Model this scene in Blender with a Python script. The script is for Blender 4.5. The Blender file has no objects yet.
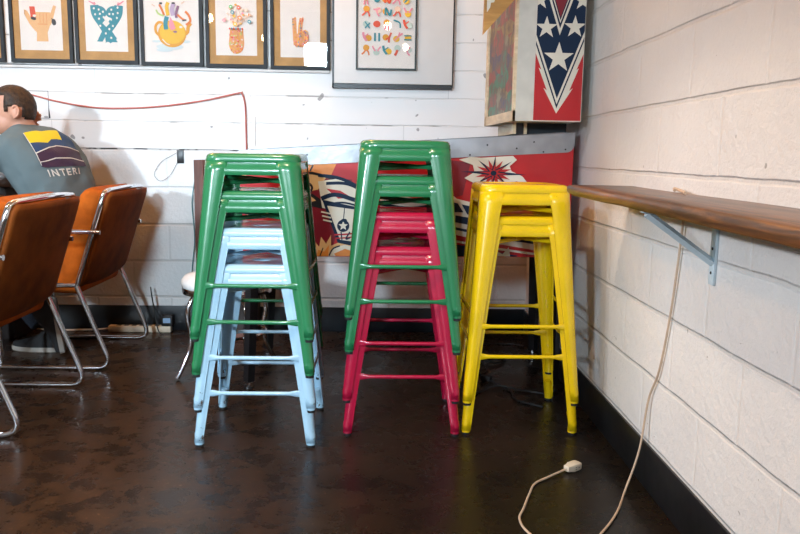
import bpy, bmesh, math, random
from mathutils import Vector, Matrix, noise
random.seed(7)
PI = math.pi
S = bpy.context.scene
C = S.collection

# ------------------------------------------------------------------ camera, world, lights
cd = bpy.data.cameras.new('camera')
cd.lens = 745.0 * 36 / 800
cd.sensor_width = 36
cd.clip_start = 0.05
cam = bpy.data.objects.new('camera', cd)
C.objects.link(cam)
cam.matrix_world = (Matrix.Translation((0, 0, 1.0)) @ Matrix.Rotation(-0.027015, 4, 'Z')
                    @ Matrix.Rotation(-0.15025, 4, 'X') @ Matrix.Rotation(-0.015786, 4, 'Y')
                    @ Matrix.Rotation(PI / 2, 4, 'X'))
S.camera = cam
w = bpy.data.worlds.new('world')
S.world = w
w.use_nodes = True
w.node_tree.nodes['Background'].inputs[0].default_value = (0.75, 0.86, 1.0, 1)
w.node_tree.nodes['Background'].inputs[1].default_value = 0.5
S.view_settings.view_transform = 'Standard'
S.view_settings.look = 'None'
S.view_settings.exposure = -0.12
S.view_settings.gamma = 1
S.view_settings.use_curve_mapping = False
S.cycles.max_bounces = 8
S.cycles.transparent_max_bounces = 12
S.cycles.caustics_reflective = False
S.cycles.sample_clamp_indirect = 6

def area(name, loc, target, sx, sy, power, col):
    l = bpy.data.lights.new(name, 'AREA')
    l.shape = 'RECTANGLE'; l.size = sx; l.size_y = sy
    l.energy = power; l.color = col
    o = bpy.data.objects.new(name, l); C.objects.link(o)
    o.location = loc
    o.rotation_euler = (Vector(target) - Vector(loc)).to_track_quat('-Z', 'Y').to_euler()
    return o

def point(name, loc, power, col, r=0.06):
    l = bpy.data.lights.new(name, 'POINT'); l.energy = power; l.color = col; l.shadow_soft_size = r
    o = bpy.data.objects.new(name, l); C.objects.link(o); o.location = loc
    return o

COOL = (0.78, 0.90, 1.0)
WARM = (1.0, 0.45, 0.12)
WINDOW_A = 19.0      # emission of the rear window panes
WINDOW_B = 5.0
# daylight entering through the side window opening on the left of the room
area('daylight_left', (-5.5, 1.73, 2.62), (0.8, 1.3, 0.6), 0.22, 0.22, 260, (0.93, 0.95, 1.0))
top_fill = area('added_top_fill', (-3.0, 1.15, 2.98), (-0.95, 3.7, 0.7), 0.32, 0.32, 22, (0.66, 0.84, 1.0))  # unseen fill added to brighten the stool tops; the ceiling has no opening
top_fill.data.spread = math.radians(100)
rear = area('daylight_rear', (-3.3, -3.2, 2.05), (-1.0, 4.1, 0.95), 0.42, 0.42, 38, (0.72, 0.87, 1.0))
rear.data.spread = math.radians(58)
rear2 = area('daylight_rear_high', (-0.96, -3.42, 2.40), (-0.95, 4.1, 0.4), 0.44, 0.46, 12, (0.66, 0.85, 1.0))
rear2.data.spread = math.radians(34)
# ceiling lamps
point('lamp_back_left', (-1.75, 3.70, 2.85), 36, WARM, 0.05)
point('lamp_back_middle', (-0.30, 3.75, 2.7), 20, WARM, 0.04)
point('lamp_front', (-1.8, 1.6, 2.8), 34, WARM, 0.08)
sl = bpy.data.lights.new('shaded_lamp', 'SPOT')
sl.energy = 105; sl.color = (1.0, 0.76, 0.54); sl.shadow_soft_size = 0.05; sl.spot_size = math.radians(90); sl.spot_blend = 0.22
so = bpy.data.objects.new('shaded_lamp', sl); C.objects.link(so); so.location = (-0.55, 1.75, 2.75)

# ------------------------------------------------------------------ materials
def nt(name):
    m = bpy.data.materials.new(name); m.use_nodes = True
    t = m.node_tree
    return m, t, t.nodes['Principled BSDF']

def N(t, typ, **kw):
    n = t.nodes.new(typ)
    for k, v in kw.items():
        if isinstance(k, str) and k.startswith('i_'):
            n.inputs[k[2:]].default_value = v
        else:
            setattr(n, k, v)
    return n

def L(t, a, b): t.links.new(a, b)

def mathn(t, op, a, b=None, c=None):
    n = t.nodes.new('ShaderNodeMath'); n.operation = op
    for i, x in enumerate((a, b, c)):
        if x is None: continue
        if isinstance(x, (int, float)): n.inputs[i].default_value = x
        else: L(t, x, n.inputs[i])
    return n.outputs[0]

def mixc(t, fac, a, b):
    n = t.nodes.new('ShaderNodeMix'); n.data_type = 'RGBA'
    if isinstance(fac, (int, float)): n.inputs[0].default_value = fac
    else: L(t, fac, n.inputs[0])
    for i, x in ((6, a), (7, b)):
        if isinstance(x, tuple): n.inputs[i].default_value = (*x[:3], 1)
        else: L(t, x, n.inputs[i])
    return n.outputs[2]

def noise_n(t, vec, scale, detail=3, rough=0.55, dist=0.0):
    n = N(t, 'ShaderNodeTexNoise')
    n.inputs['Scale'].default_value = scale; n.inputs['Detail'].default_value = detail
    n.inputs['Roughness'].default_value = rough; n.inputs['Distortion'].default_value = dist
    if vec is not None: L(t, vec, n.inputs['Vector'])
    return n.outputs['Fac']

def ramp(t, fac, lo, hi):
    n = t.nodes.new('ShaderNodeMapRange'); n.interpolation_type = 'SMOOTHSTEP'
    L(t, fac, n.inputs[0]); n.inputs[1].default_value = lo; n.inputs[2].default_value = hi
    return n.outputs[0]

def coords(t, kind='Object'):
    return N(t, 'ShaderNodeTexCoord').outputs[kind]

def bump(t, h, dist, strength=1.0, normal=None):
    b = N(t, 'ShaderNodeBump'); b.inputs['Strength'].default_value = strength
    b.inputs['Distance'].default_value = dist
    L(t, h, b.inputs['Height'])
    if normal is not None: L(t, normal, b.inputs['Normal'])
    return b.outputs['Normal']

def plain(name, col, rough=0.5, metal=0.0, coat=0.0, var=0.06, scale=12, sheen=0.0, bmp=0.0, bscale=60, spec=0.5):
    m, t, p = nt(name)
    co = coords(t)
    nf = noise_n(t, co, scale)
    dark = tuple(c * (1 - var * 2) for c in col)
    light = tuple(min(1, c * (1 + var)) for c in col)
    L(t, mixc(t, ramp(t, nf, 0.3, 0.7), dark, light), p.inputs['Base Color'])
    p.inputs['Roughness'].default_value = rough
    p.inputs['Metallic'].default_value = metal
    p.inputs['Coat Weight'].default_value = coat
    p.inputs['Coat Roughness'].default_value = 0.08
    p.inputs['Sheen Weight'].default_value = sheen
    p.inputs['Specular IOR Level'].default_value = spec
    if bmp: L(t, bump(t, noise_n(t, co, bscale, 2), bmp), p.inputs['Normal'])
    return m

def stool_paint(name, col, rust=False):
    m, t, p = nt(name)
    co = coords(t)
    nf = noise_n(t, co, 7, 4)
    base = mixc(t, ramp(t, nf, 0.3, 0.75), tuple(c * 0.86 for c in col), col)
    # small scuffs and chips, a little denser low on the legs
    sep = N(t, 'ShaderNodeSeparateXYZ'); L(t, co, sep.inputs[0])
    low = ramp(t, sep.outputs[2], 0.16, 0.02)
    chip = noise_n(t, co, 70, 3, 0.7)
    th = mathn(t, 'ADD', chip, mathn(t, 'MULTIPLY', low, 0.06 if not rust else 0.13))
    mask = ramp(t, th, 0.73, 0.77)
    base = mixc(t, mask, base, (0.09, 0.05, 0.03) if rust else tuple(c * 0.25 for c in col))
    L(t, base, p.inputs['Base Color'])
    p.inputs['Roughness'].default_value = 0.27
    p.inputs['Coat Weight'].default_value = 0.5
    p.inputs['Coat Roughness'].default_value = 0.1
    L(t, bump(t, noise_n(t, co, 9, 2), 0.003, 0.35), p.inputs['Normal'])
    return m

def line_mask(t, x, period, phase, half, soft):
    """1 close to the lines x = phase + k*period"""
    f = mathn(t, 'FRACT', mathn(t, 'DIVIDE', mathn(t, 'SUBTRACT', x, phase - period / 2), period))
    d = mathn(t, 'MULTIPLY', mathn(t, 'ABSOLUTE', mathn(t, 'SUBTRACT', f, 0.5)), period)
    return ramp(t, d, half + soft, half)

def block_masks(t, along, z, z0, y_even, period=0.4064, course=0.2032):
    rowf = mathn(t, 'FLOOR', mathn(t, 'DIVIDE', mathn(t, 'SUBTRACT', z, z0), course))
    odd = mathn(t, 'ABSOLUTE', mathn(t, 'MODULO', rowf, 2.0))
    shifted = mathn(t, 'ADD', along, mathn(t, 'MULTIPLY', odd, period / 2))
    v = line_mask(t, shifted, period, y_even, 0.003, 0.006)
    h = line_mask(t, z, course, z0, 0.003, 0.006)
    return h, v, rowf, shifted

def wall_right_mat():
    m, t, p = nt('painted_block')
    geo = N(t, 'ShaderNodeNewGeometry')
    pos = geo.outputs['Position']
    sep = N(t, 'ShaderNodeSeparateXYZ'); L(t, pos, sep.inputs[0])
    wob = mathn(t, 'MULTIPLY', mathn(t, 'SUBTRACT', noise_n(t, pos, 5, 2), 0.5), 0.010)
    z = mathn(t, 'ADD', sep.outputs[2], wob)
    y = mathn(t, 'ADD', sep.outputs[1], wob)
    h, v, row, sh = block_masks(t, y, z, 0.953, 1.825)
    col = mixc(t, ramp(t, noise_n(t, pos, 1.4, 3), 0.35, 0.7), (0.75, 0.74, 0.73), (0.82, 0.81, 0.79))
    col = mixc(t, mathn(t, 'MULTIPLY', h, 0.17), col, (0.36, 0.33, 0.30))
    col = mixc(t, mathn(t, 'MULTIPLY', v, 0.10), col, (0.9, 0.88, 0.85))
    speck = ramp(t, noise_n(t, pos, 38, 1), 0.79, 0.81)
    col = mixc(t, mathn(t, 'MULTIPLY', speck, 0.6), col, (0.2, 0.17, 0.15))
    L(t, col, p.inputs['Base Color'])
    p.inputs['Roughness'].default_value = 0.42
    hh = mathn(t, 'MAXIMUM', h, mathn(t, 'MULTIPLY', v, 0.45))
    n1 = bump(t, mathn(t, 'MULTIPLY', hh, -1.0), 0.004, 0.9)
    n2 = bump(t, noise_n(t, pos, 40, 5, 0.7), 0.005, 0.9, n1)
    n3 = bump(t, noise_n(t, pos, 9, 3), 0.008, 0.6, n2)
    L(t, n3, p.inputs['Normal'])
    return m

def wall_back_mat():
    m, t, p = nt('painted_plank_and_block')
    pos = N(t, 'ShaderNodeNewGeometry').outputs['Position']
    sep = N(t, 'ShaderNodeSeparateXYZ'); L(t, pos, sep.inputs[0])
    x = sep.outputs[0]
    z = mathn(t, 'ADD', sep.outputs[2], mathn(t, 'MULTIPLY', mathn(t, 'SUBTRACT', noise_n(t, pos, 2.5, 2), 0.5), 0.012))
    upper = mathn(t, 'GREATER_THAN', sep.outputs[2], 1.006)
    # planks
    hp = line_mask(t, z, 0.1475, 1.0055, 0.0016, 0.003)
    mp = N(t, 'ShaderNodeMapping'); mp.inputs['Scale'].default_value = (3.2, 1, 7); L(t, pos, mp.inputs[0])
    gap = mathn(t, 'MAXIMUM', ramp(t, noise_n(t, mp.outputs[0], 1.6, 3), 0.50, 0.62), line_mask(t, sep.outputs[2], 5.0, 1.0, 0.03, 0.005))
    hp2 = mathn(t, 'MULTIPLY', hp, gap)
    rowp = mathn(t, 'FLOOR', mathn(t, 'DIVIDE', mathn(t, 'SUBTRACT', z, 1.0055), 0.1475))
    vs = mathn(t, 'ADD', x, mathn(t, 'MULTIPLY', rowp, 0.83))
    vp = mathn(t, 'MULTIPLY', line_mask(t, vs, 1.9, 0.12, 0.0012, 0.002), 0.6)
    seam = mathn(t, 'MULTIPLY', line_mask(t, z, 5.0, 1.0055, 0.002, 0.003), ramp(t, noise_n(t, mp.outputs[0], 4.0, 3), 0.42, 0.54))
    dark_p = mathn(t, 'MAXIMUM', seam, mathn(t, 'MULTIPLY', mathn(t, 'MAXIMUM', mathn(t, 'MULTIPLY', hp2, 0.6), mathn(t, 'MULTIPLY', vp, 0.35)), upper))
    # blocks
    h, v, row, sh = block_masks(t, x, z, 0.953 - 0.154, 0.05)
    low = mathn(t, 'SUBTRACT', 1.0, upper)
    col = mixc(t, ramp(t, noise_n(t, pos, 1.2, 3), 0.35, 0.7), (0.82, 0.815, 0.80), (0.87, 0.865, 0.85))
    warm = mixc(t, 0.5, (0.76, 0.76, 0.75), (0.81, 0.81, 0.80))
    col = mixc(t, upper, warm, col)
    col = mixc(t, mathn(t, 'MULTIPLY', mathn(t, 'MAXIMUM', h, mathn(t, 'MULTIPLY', v, 0.4)), mathn(t, 'MULTIPLY', low, 0.3)), col, (0.3, 0.28, 0.26))
    knot = ramp(t, noise_n(t, pos, 26, 0), 0.845, 0.86)
    dark_all = mathn(t, 'MAXIMUM', dark_p, mathn(t, 'MULTIPLY', mathn(t, 'MULTIPLY', knot, upper), 0.6))
    col = mixc(t, dark_all, col, (0.04, 0.035, 0.03))
    L(t, col, p.inputs['Base Color'])
    p.inputs['Roughness'].default_value = 0.5
    hgt = mathn(t, 'ADD', mathn(t, 'MULTIPLY', hp, upper), mathn(t, 'MULTIPLY', mathn(t, 'MAXIMUM', h, mathn(t, 'MULTIPLY', v, 0.5)), low))
    n1 = bump(t, mathn(t, 'MULTIPLY', hgt, -1.0), 0.004, 0.8)
    rough = mathn(t, 'MULTIPLY', noise_n(t, pos, 50, 4, 0.65), mathn(t, 'ADD', mathn(t, 'MULTIPLY', low, 1.0), 0.12))
    L(t, bump(t, rough, 0.004, 0.8, n1), p.inputs['Normal'])
    return m

def floor_mat():
    m, t, p = nt('stained_concrete')
    pos = N(t, 'ShaderNodeNewGeometry').outputs['Position']
    sep = N(t, 'ShaderNodeSeparateXYZ'); L(t, pos, sep.inputs[0])
    n1 = noise_n(t, pos, 1.1, 5, 0.6, 0.6)
    n2 = noise_n(t, pos, 9, 9, 0.75, 0.4)
    n3 = noise_n(t, pos, 60, 5, 0.75)
    left = ramp(t, sep.outputs[0], 0.3, -0.7)
    col = mixc(t, ramp(t, n1, 0.35, 0.65), (0.007, 0.006, 0.0055), (0.017, 0.011, 0.008))
    patch = mathn(t, 'MULTIPLY', ramp(t, n2, 0.30, 0.75), mathn(t, 'ADD', mathn(t, 'MULTIPLY', left, 0.85), 0.06))
    col = mixc(t, patch, col, (0.070, 0.032, 0.013))
    scr = mathn(t, 'MULTIPLY', mathn(t, 'MULTIPLY', ramp(t, n3, 0.58, 0.70), ramp(t, n2, 0.46, 0.60)), mathn(t, 'ADD', mathn(t, 'MULTIPLY', left, 0.7), 0.12))
    col = mixc(t, scr, col, (0.26, 0.15, 0.08))
    crack = line_mask(t, mathn(t, 'ADD', sep.outputs[0], mathn(t, 'MULTIPLY', mathn(t, 'SUBTRACT', noise_n(t, pos, 6, 2), 0.5), 0.02)), 9.0, 0.74, 0.0015, 0.002)
    col = mixc(t, mathn(t, 'MULTIPLY', crack, 0.8), col, (0.004, 0.003, 0.003))
    L(t, col, p.inputs['Base Color'])
    r = t.nodes.new('ShaderNodeMapRange'); L(t, n2, r.inputs[0])
    r.inputs[1].default_value = 0.3; r.inputs[2].default_value = 0.75; r.inputs[3].default_value = 0.22; r.inputs[4].default_value = 0.36
    L(t, r.outputs[0], p.inputs['Roughness'])
    p.inputs['Specular IOR Level'].default_value = 0.22
    L(t, bump(t, noise_n(t, pos, 3, 5, 0.6), 0.006, 0.12), p.inputs['Normal'])
    return m

def wood_mat(name, c1, c2, rough=0.4, axis=(14, 1.2, 14), coat=0.12):
    m, t, p = nt(name)
    co = coords(t)
    mp = N(t, 'ShaderNodeMapping'); mp.inputs['Scale'].default_value = axis; L(t, co, mp.inputs[0])
    a = noise_n(t, mp.outputs[0], 3.0, 6, 0.65, 0.6)
    b = noise_n(t, mp.outputs[0], 0.8, 3, 0.5)
    c = mixc(t, ramp(t, a, 0.35, 0.68), c1, c2)
    c = mixc(t, mathn(t, 'MULTIPLY', ramp(t, b, 0.45, 0.65), 0.45), c, tuple(k * 0.45 for k in c1))
    L(t, c, p.inputs['Base Color'])
    p.inputs['Roughness'].default_value = rough
    p.inputs['Coat Weight'].default_value = coat
    p.inputs['Coat Roughness'].default_value = 0.25
    L(t, bump(t, a, 0.002, 0.5), p.inputs['Normal'])
    return m

def emit(name, col, s):
    m, t, p = nt(name)
    p.inputs['Base Color'].default_value = (*col, 1)
    p.inputs['Emission Color'].default_value = (*col, 1)
    p.inputs['Emission Strength'].default_value = s
    return m

def glass_mat():
    m = bpy.data.materials.new('picture_glass'); m.use_nodes = True
    t = m.node_tree; t.nodes.clear()
    out = t.nodes.new('ShaderNodeOutputMaterial')
    tr = t.nodes.new('ShaderNodeBsdfTransparent'); gl = t.nodes.new('ShaderNodeBsdfGlossy')
    gl.inputs['Roughness'].default_value = 0.0
    lw = t.nodes.new('ShaderNodeLayerWeight'); lw.inputs['Blend'].default_value = 0.5
    fr = mathn(t, 'ADD', mathn(t, 'MULTIPLY', mathn(t, 'POWER', lw.outputs['Facing'], 5.0), 0.9), 0.045)
    mx = t.nodes.new('ShaderNodeMixShader')
    L(t, fr, mx.inputs[0]); L(t, tr.outputs[0], mx.inputs[1]); L(t, gl.outputs[0], mx.inputs[2])
    L(t, mx.outputs[0], out.inputs['Surface'])
    return m

def flat(name, col, rough=0.55):
    return plain(name, col, rough, var=0.02)

M = dict(
    wall_r=wall_right_mat(), wall_b=wall_back_mat(), floor=floor_mat(),
    ceiling=plain('ceiling_paint', (0.33, 0.27, 0.22), 0.8),
    plaster=plain('plaster', (0.5, 0.46, 0.42), 0.8),
    base=plain('baseboard_vinyl', (0.008, 0.010, 0.013), 0.33, var=0.15, scale=5, bmp=0.002, bscale=8),
    green=stool_paint('green_enamel', (0.020, 0.205, 0.075)),
    blue=stool_paint('pale_blue_enamel', (0.43, 0.66, 0.82), True),
    red=stool_paint('raspberry_enamel', (0.50, 0.008, 0.05)),
    yellow=stool_paint('yellow_enamel', (0.95, 0.63, 0.004)),
    rubber=plain('black_rubber', (0.012, 0.012, 0.013), 0.6),
    chrome=plain('chrome', (0.80, 0.80, 0.82), 0.10, 1.0, var=0.02),
    black=plain('black_metal', (0.014, 0.014, 0.016), 0.35, var=0.1),
    velvet=plain('rust_velvet', (0.44, 0.095, 0.008), 0.9, var=0.16, scale=9, sheen=0.0, spec=0.15, bmp=0.0015, bscale=160),
    shell=plain('rust_fabric_shaded', (0.19, 0.048, 0.006), 0.8, var=0.22, scale=6, sheen=0.0, spec=0.15, bmp=0.001, bscale=200),  # cushion rust darkened: the shade on the outer backs is in the colour
    shelfwood=wood_mat('shelf_wood', (0.045, 0.017, 0.007), (0.25, 0.10, 0.033), 0.34, (16, 1.3, 16)),
    bracket=plain('bracket_paint', (0.62, 0.74, 0.80), 0.4),
    screw=plain('screw_dark', (0.02, 0.02, 0.02), 0.5),
    cream=plain('cream_plastic', (0.74, 0.64, 0.50), 0.45),
    cream_cord=plain('cream_cord', (0.62, 0.46, 0.33), 0.5),
    redcord=plain('red_cord', (0.50, 0.15, 0.12), 0.5),
    teal=plain('teal_cord', (0.10, 0.22, 0.24), 0.5),
    white=plain('white_paint', (0.78, 0.76, 0.73), 0.5, var=0.03, scale=3),
    boxwhite=plain('aged_white_paint', (0.66, 0.64, 0.58), 0.5, var=0.06, scale=9),
    paper=plain('paper', (0.93, 0.88, 0.82), 0.7, var=0.015),
    kraft=plain('kraft_mat', (0.60, 0.34, 0.13), 0.8, var=0.08, scale=10),
    frame=plain('charcoal_frame', (0.035, 0.043, 0.049), 0.6, var=0.1, spec=0.2),
    frameblack=plain('black_frame', (0.014, 0.022, 0.020), 0.4),
    glass=glass_mat(),
    rail=plain('brushed_rail', (0.40, 0.41, 0.44), 0.40, 0.8, var=0.12, scale=6, bmp=0.001, bscale=30),
    cabred=plain('machine_red', (0.50, 0.008, 0.014), 0.4, coat=0.15, var=0.06, scale=5),
    darkred=plain('machine_dark_red', (0.20, 0.006, 0.02), 0.4, coat=0.1),
    navy=plain('navy_ink', (0.005, 0.020, 0.055), 0.5, coat=0.0, var=0.04, spec=0.25),
    black_ink=plain('black_ink', (0.010, 0.010, 0.014), 0.4),
    creamink=plain('cream_ink', (0.74, 0.70, 0.60), 0.4, var=0.03, coat=0.2),
    orangeink=plain('orange_ink', (0.72, 0.24, 0.04), 0.4, coat=0.2),
    tanink=plain('tan_ink', (0.74, 0.45, 0.20), 0.4, coat=0.2),
    signwood=wood_mat('sign_wood', (0.50, 0.24, 0.055), (0.64, 0.34, 0.09), 0.5, (3, 3, 14)),
    wood_pale=wood_mat('pale_wood', (0.70, 0.54, 0.34), (0.82, 0.68, 0.46), 0.5, (3, 3, 14)),
    wood_brown=wood_mat('brown_wood', (0.095, 0.030, 0.018), (0.15, 0.050, 0.03), 0.6, (14, 14, 2), coat=0.0),
    darkpanel=plain('dark_panel', (0.018, 0.010, 0.008), 0.6),
    tabletop=wood_mat('dark_table_wood', (0.035, 0.016, 0.008), (0.09, 0.04, 0.018), 0.35, (2, 14, 14)),
    skin=plain('skin', (0.66, 0.33, 0.22), 0.5, var=0.05, scale=20),
    hair=plain('brown_hair', (0.045, 0.022, 0.010), 0.6, var=0.3, scale=60, bmp=0.004, bscale=90),
    shirt=plain('grey_blue_cotton', (0.125, 0.165, 0.172), 0.9, var=0.06, scale=6, bmp=0.004, bscale=9),
    jeans=plain('dark_denim', (0.02, 0.026, 0.04), 0.9, var=0.15, scale=20),
    belt=plain('black_waistband', (0.01, 0.01, 0.012), 0.7),
    shoe=plain('grey_suede', (0.030, 0.030, 0.032), 0.8, var=0.1),
    sole=plain('worn_white_sole', (0.50, 0.47, 0.42), 0.6, var=0.1),
    outsole=plain('grey_brown_tread', (0.17, 0.14, 0.11), 0.7, var=0.15, scale=30, bmp=0.003, bscale=70),
    vinylwhite=plain('white_vinyl', (0.70, 0.68, 0.66), 0.35),
    print_yellow=flat('print_yellow', (0.80, 0.62, 0.02)), print_navy=flat('print_navy', (0.015, 0.055, 0.14)),
    print_plum=flat('print_plum', (0.045, 0.02, 0.05)), print_white=flat('print_white', (0.66, 0.64, 0.58)),
    adapter=plain('adapter_label', (0.32, 0.50, 0.72), 0.4),
    bulb=emit('bulb_glow', (1.0, 0.80, 0.52), 40),
    pane=emit('daylit_pane', (0.80, 0.91, 1.0), WINDOW_A),
    pane2=emit('daylit_pane_side', (0.80, 0.91, 1.0), WINDOW_B),
)
INK = dict(amber=flat('ink_amber', (0.84, 0.38, 0.13)), skin=flat('ink_skin', (0.86, 0.50, 0.22)), red=flat('ink_red', (0.75, 0.085, 0.03)), black=flat('ink_black', (0.03, 0.03, 0.035)),
           teal=flat('ink_teal', (0.03, 0.27, 0.33)), pink=flat('ink_pink', (0.85, 0.30, 0.38)), yellow=flat('ink_yellow', (0.88, 0.52, 0.03)),
           gold=flat('ink_gold', (0.80, 0.36, 0.02)), mint=flat('ink_mint', (0.55, 0.68, 0.60)), green=flat('ink_green', (0.15, 0.55, 0.20)),
           orange=flat('ink_orange', (0.80, 0.22, 0.04)), peach=flat('ink_peach', (0.86, 0.62, 0.46)), lilac=flat('ink_lilac', (0.55, 0.42, 0.58)),
           white=flat('ink_white', (0.86, 0.82, 0.74)), lime=flat('ink_lime', (0.50, 0.66, 0.22)), plum=flat('ink_plum', (0.28, 0.13, 0.22)),
           shadow=flat('ink_pale_blue', (0.66, 0.76, 0.76)))

# ------------------------------------------------------------------ mesh helpers
class MB:
    def __init__(s): s.bm = bmesh.new(); s.mats = []
    def mi(s, m):
        if m not in s.mats: s.mats.append(m)
        return s.mats.index(m)
    def verts(s, pts): return [s.bm.verts.new(p) for p in pts]
    def face(s, vs, m):
        try:
            f = s.bm.faces.new(vs); f.material_index = s.mi(m); return f
        except ValueError: return None
    def box(s, a, b, m, bev=0.0):
        t = bmesh.new()
        bmesh.ops.create_cube(t, size=1.0)
        for v in t.verts:
            v.co = Vector(((a[0] + b[0]) / 2 + v.co.x * (b[0] - a[0]), (a[1] + b[1]) / 2 + v.co.y * (b[1] - a[1]), (a[2] + b[2]) / 2 + v.co.z * (b[2] - a[2])))
        if bev: bmesh.ops.bevel(t, geom=list(t.edges), offset=bev, segments=2, affect='EDGES', profile=0.5)
        s.merge(t, m); return s
    def merge(s, t, m, mat=None):
        idx = s.mi(m); mp = {}
        for v in t.verts: mp[v] = s.bm.verts.new(mat @ v.co if mat else v.co)
        for f in t.faces:
            try: nf = s.bm.faces.new([mp[v] for v in f.verts]); nf.material_index = idx
            except ValueError: pass
        t.free()
    def prism(s, pts, depth, m):
        """pts: 3-D outline, extruded by the vector depth"""
        d = Vector(depth)
        a = s.verts(pts); b = s.verts([Vector(p) + d for p in pts])
        s.face(a, m); s.face(list(reversed(b)), m)
        n = len(a)
        for i in range(n): s.face([a[(i + 1) % n], a[i], b[i], b[(i + 1) % n]], m)
        return s
    def rings(s, rings, m, closed=True, cap=True):
        vs = [s.verts(r) for r in rings]
        n = len(vs[0])
        for a, b in zip(vs, vs[1:]):
            for i in range(n if closed else n - 1):
                s.face([a[i], a[(i + 1) % n], b[(i + 1) % n], b[i]], m)
        if cap and closed:
            s.face(list(reversed(vs[0])), m); s.face(vs[-1], m)
        return s
    def tube(s, pts, r, m, n=10, fillet=0.0, rf=None, flat_=None, closed=False):
        P = fillet_path([Vector(p) for p in pts], fillet) if fillet else [Vector(p) for p in pts]
        T = []
        for i in range(len(P)):
            a = P[max(0, i - 1)]; b = P[min(len(P) - 1, i + 1)]
            T.append((b - a).normalized())
        up = Vector((0, 0, 1)) if abs(T[0].z) < 0.9 else Vector((0, 1, 0))
        nrm = (up - T[0] * up.dot(T[0])).normalized()
        R = []
        for i, p in enumerate(P):
            nrm = (nrm - T[i] * nrm.dot(T[i])).normalized()
            bi = T[i].cross(nrm)
            rr = rf(i / (len(P) - 1)) if rf else (r, r)
            if isinstance(rr, (int, float)): rr = (rr, rr)
            R.append([p + nrm * rr[0] * math.cos(2 * PI * k / n) + bi * rr[1] * math.sin(2 * PI * k / n) for k in range(n)])
        s.rings(R, m); return s
    def cyl(s, a, b, r0, r1, m, n=16): return s.tube([a, b], 0, m, n, rf=lambda t: r0 + (r1 - r0) * t)
    def sphere(s, c, r, m, u=16, v=10):
        t = bmesh.new(); bmesh.ops.create_uvsphere(t, u_segments=u, v_segments=v, radius=1)
        if isinstance(r, (int, float)): r = (r, r, r)
        s.merge(t, m, Matrix.Translation(c) @ Matrix.Diagonal((*r, 1))); return s
    def build(s, name, parent=None, loc=(0, 0, 0), smooth=35, solid=0, offset=-1):
        bmesh.ops.recalc_face_normals(s.bm, faces=s.bm.faces)
        me = bpy.data.meshes.new(name); s.bm.to_mesh(me); s.bm.free()
        for m in s.mats: me.materials.append(m)
        if smooth:
            me.polygons.foreach_set('use_smooth', [True] * len(me.polygons))
            me.set_sharp_from_angle(angle=math.radians(smooth))
        o = bpy.data.objects.new(name, me); C.objects.link(o)
        o.location = loc
        if parent: o.parent = parent
        if solid:
            md = o.modifiers.new('thickness', 'SOLIDIFY'); md.thickness = solid; md.offset = offset
        return o

def fillet_path(P, r, seg=7):
    out = [P[0]]
    for i in range(1, len(P) - 1):
        a, b, c = P[i - 1], P[i], P[i + 1]
        d1 = (a - b); d2 = (c - b)
        k = min(r, d1.length * 0.45, d2.length * 0.45)
        p1 = b + d1.normalized() * k; p2 = b + d2.normalized() * k
        for j in range(seg + 1):
            t = j / seg
            out.append(p1 * (1 - t) ** 2 + b * 2 * t * (1 - t) + p2 * t * t)
    out.append(P[-1])
    return out

def smooth_path(P, k=8):
    P = [Vector(p) for p in P]; out = []
    for i in range(len(P) - 1):
        p0 = P[max(0, i - 1)]; p1 = P[i]; p2 = P[i + 1]; p3 = P[min(len(P) - 1, i + 2)]
        for j in range(k):
            t = j / k
            out.append(0.5 * ((2 * p1) + (-p0 + p2) * t + (2 * p0 - 5 * p1 + 4 * p2 - p3) * t * t + (-p0 + 3 * p1 - 3 * p2 + p3) * t ** 3))
    out.append(P[-1]); return out

def rounded(half, r, n=10):
    """rounded box bmesh centred on the origin"""
    t = bmesh.new(); bmesh.ops.create_cube(t, size=2.0)
    bmesh.ops.subdivide_edges(t, edges=list(t.edges), cuts=n, use_grid_fill=True)
    h = Vector(half)
    for v in t.verts:
        q = Vector((math.tan(v.co.x * PI / 4) * 1.0, math.tan(v.co.y * PI / 4), math.tan(v.co.z * PI / 4)))
        p = Vector((v.co.x * h.x, v.co.y * h.y, v.co.z * h.z))
        inner = Vector([max(-(h[i] - r), min(h[i] - r, p[i])) for i in range(3)])
        # push the sample points towards the rounded rim
        d = p - inner
        if d.length > 1e-9: v.co = inner + d.normalized() * r
        else: v.co = p
    return t

def tag(o, label=None, cat=None, group=None, kind=None):
    if label: o['label'] = label
    if cat: o['category'] = cat
    if group: o['group'] = group
    if kind: o['kind'] = kind
    return o

def thing(name, label, cat, loc=(0, 0, 0), rz=0.0, group=None):
    o = bpy.data.objects.new(name, None); C.objects.link(o)
    o.empty_display_size = 0.05
    o.location = loc; o.rotation_euler = (0, 0, rz)
    return tag(o, label, cat, group)

def copy_tree(o, parent=None):
    c = o.copy(); C.objects.link(c); c.parent = parent
    for ch in list(o.children): copy_tree(ch, c)
    return c

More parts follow.
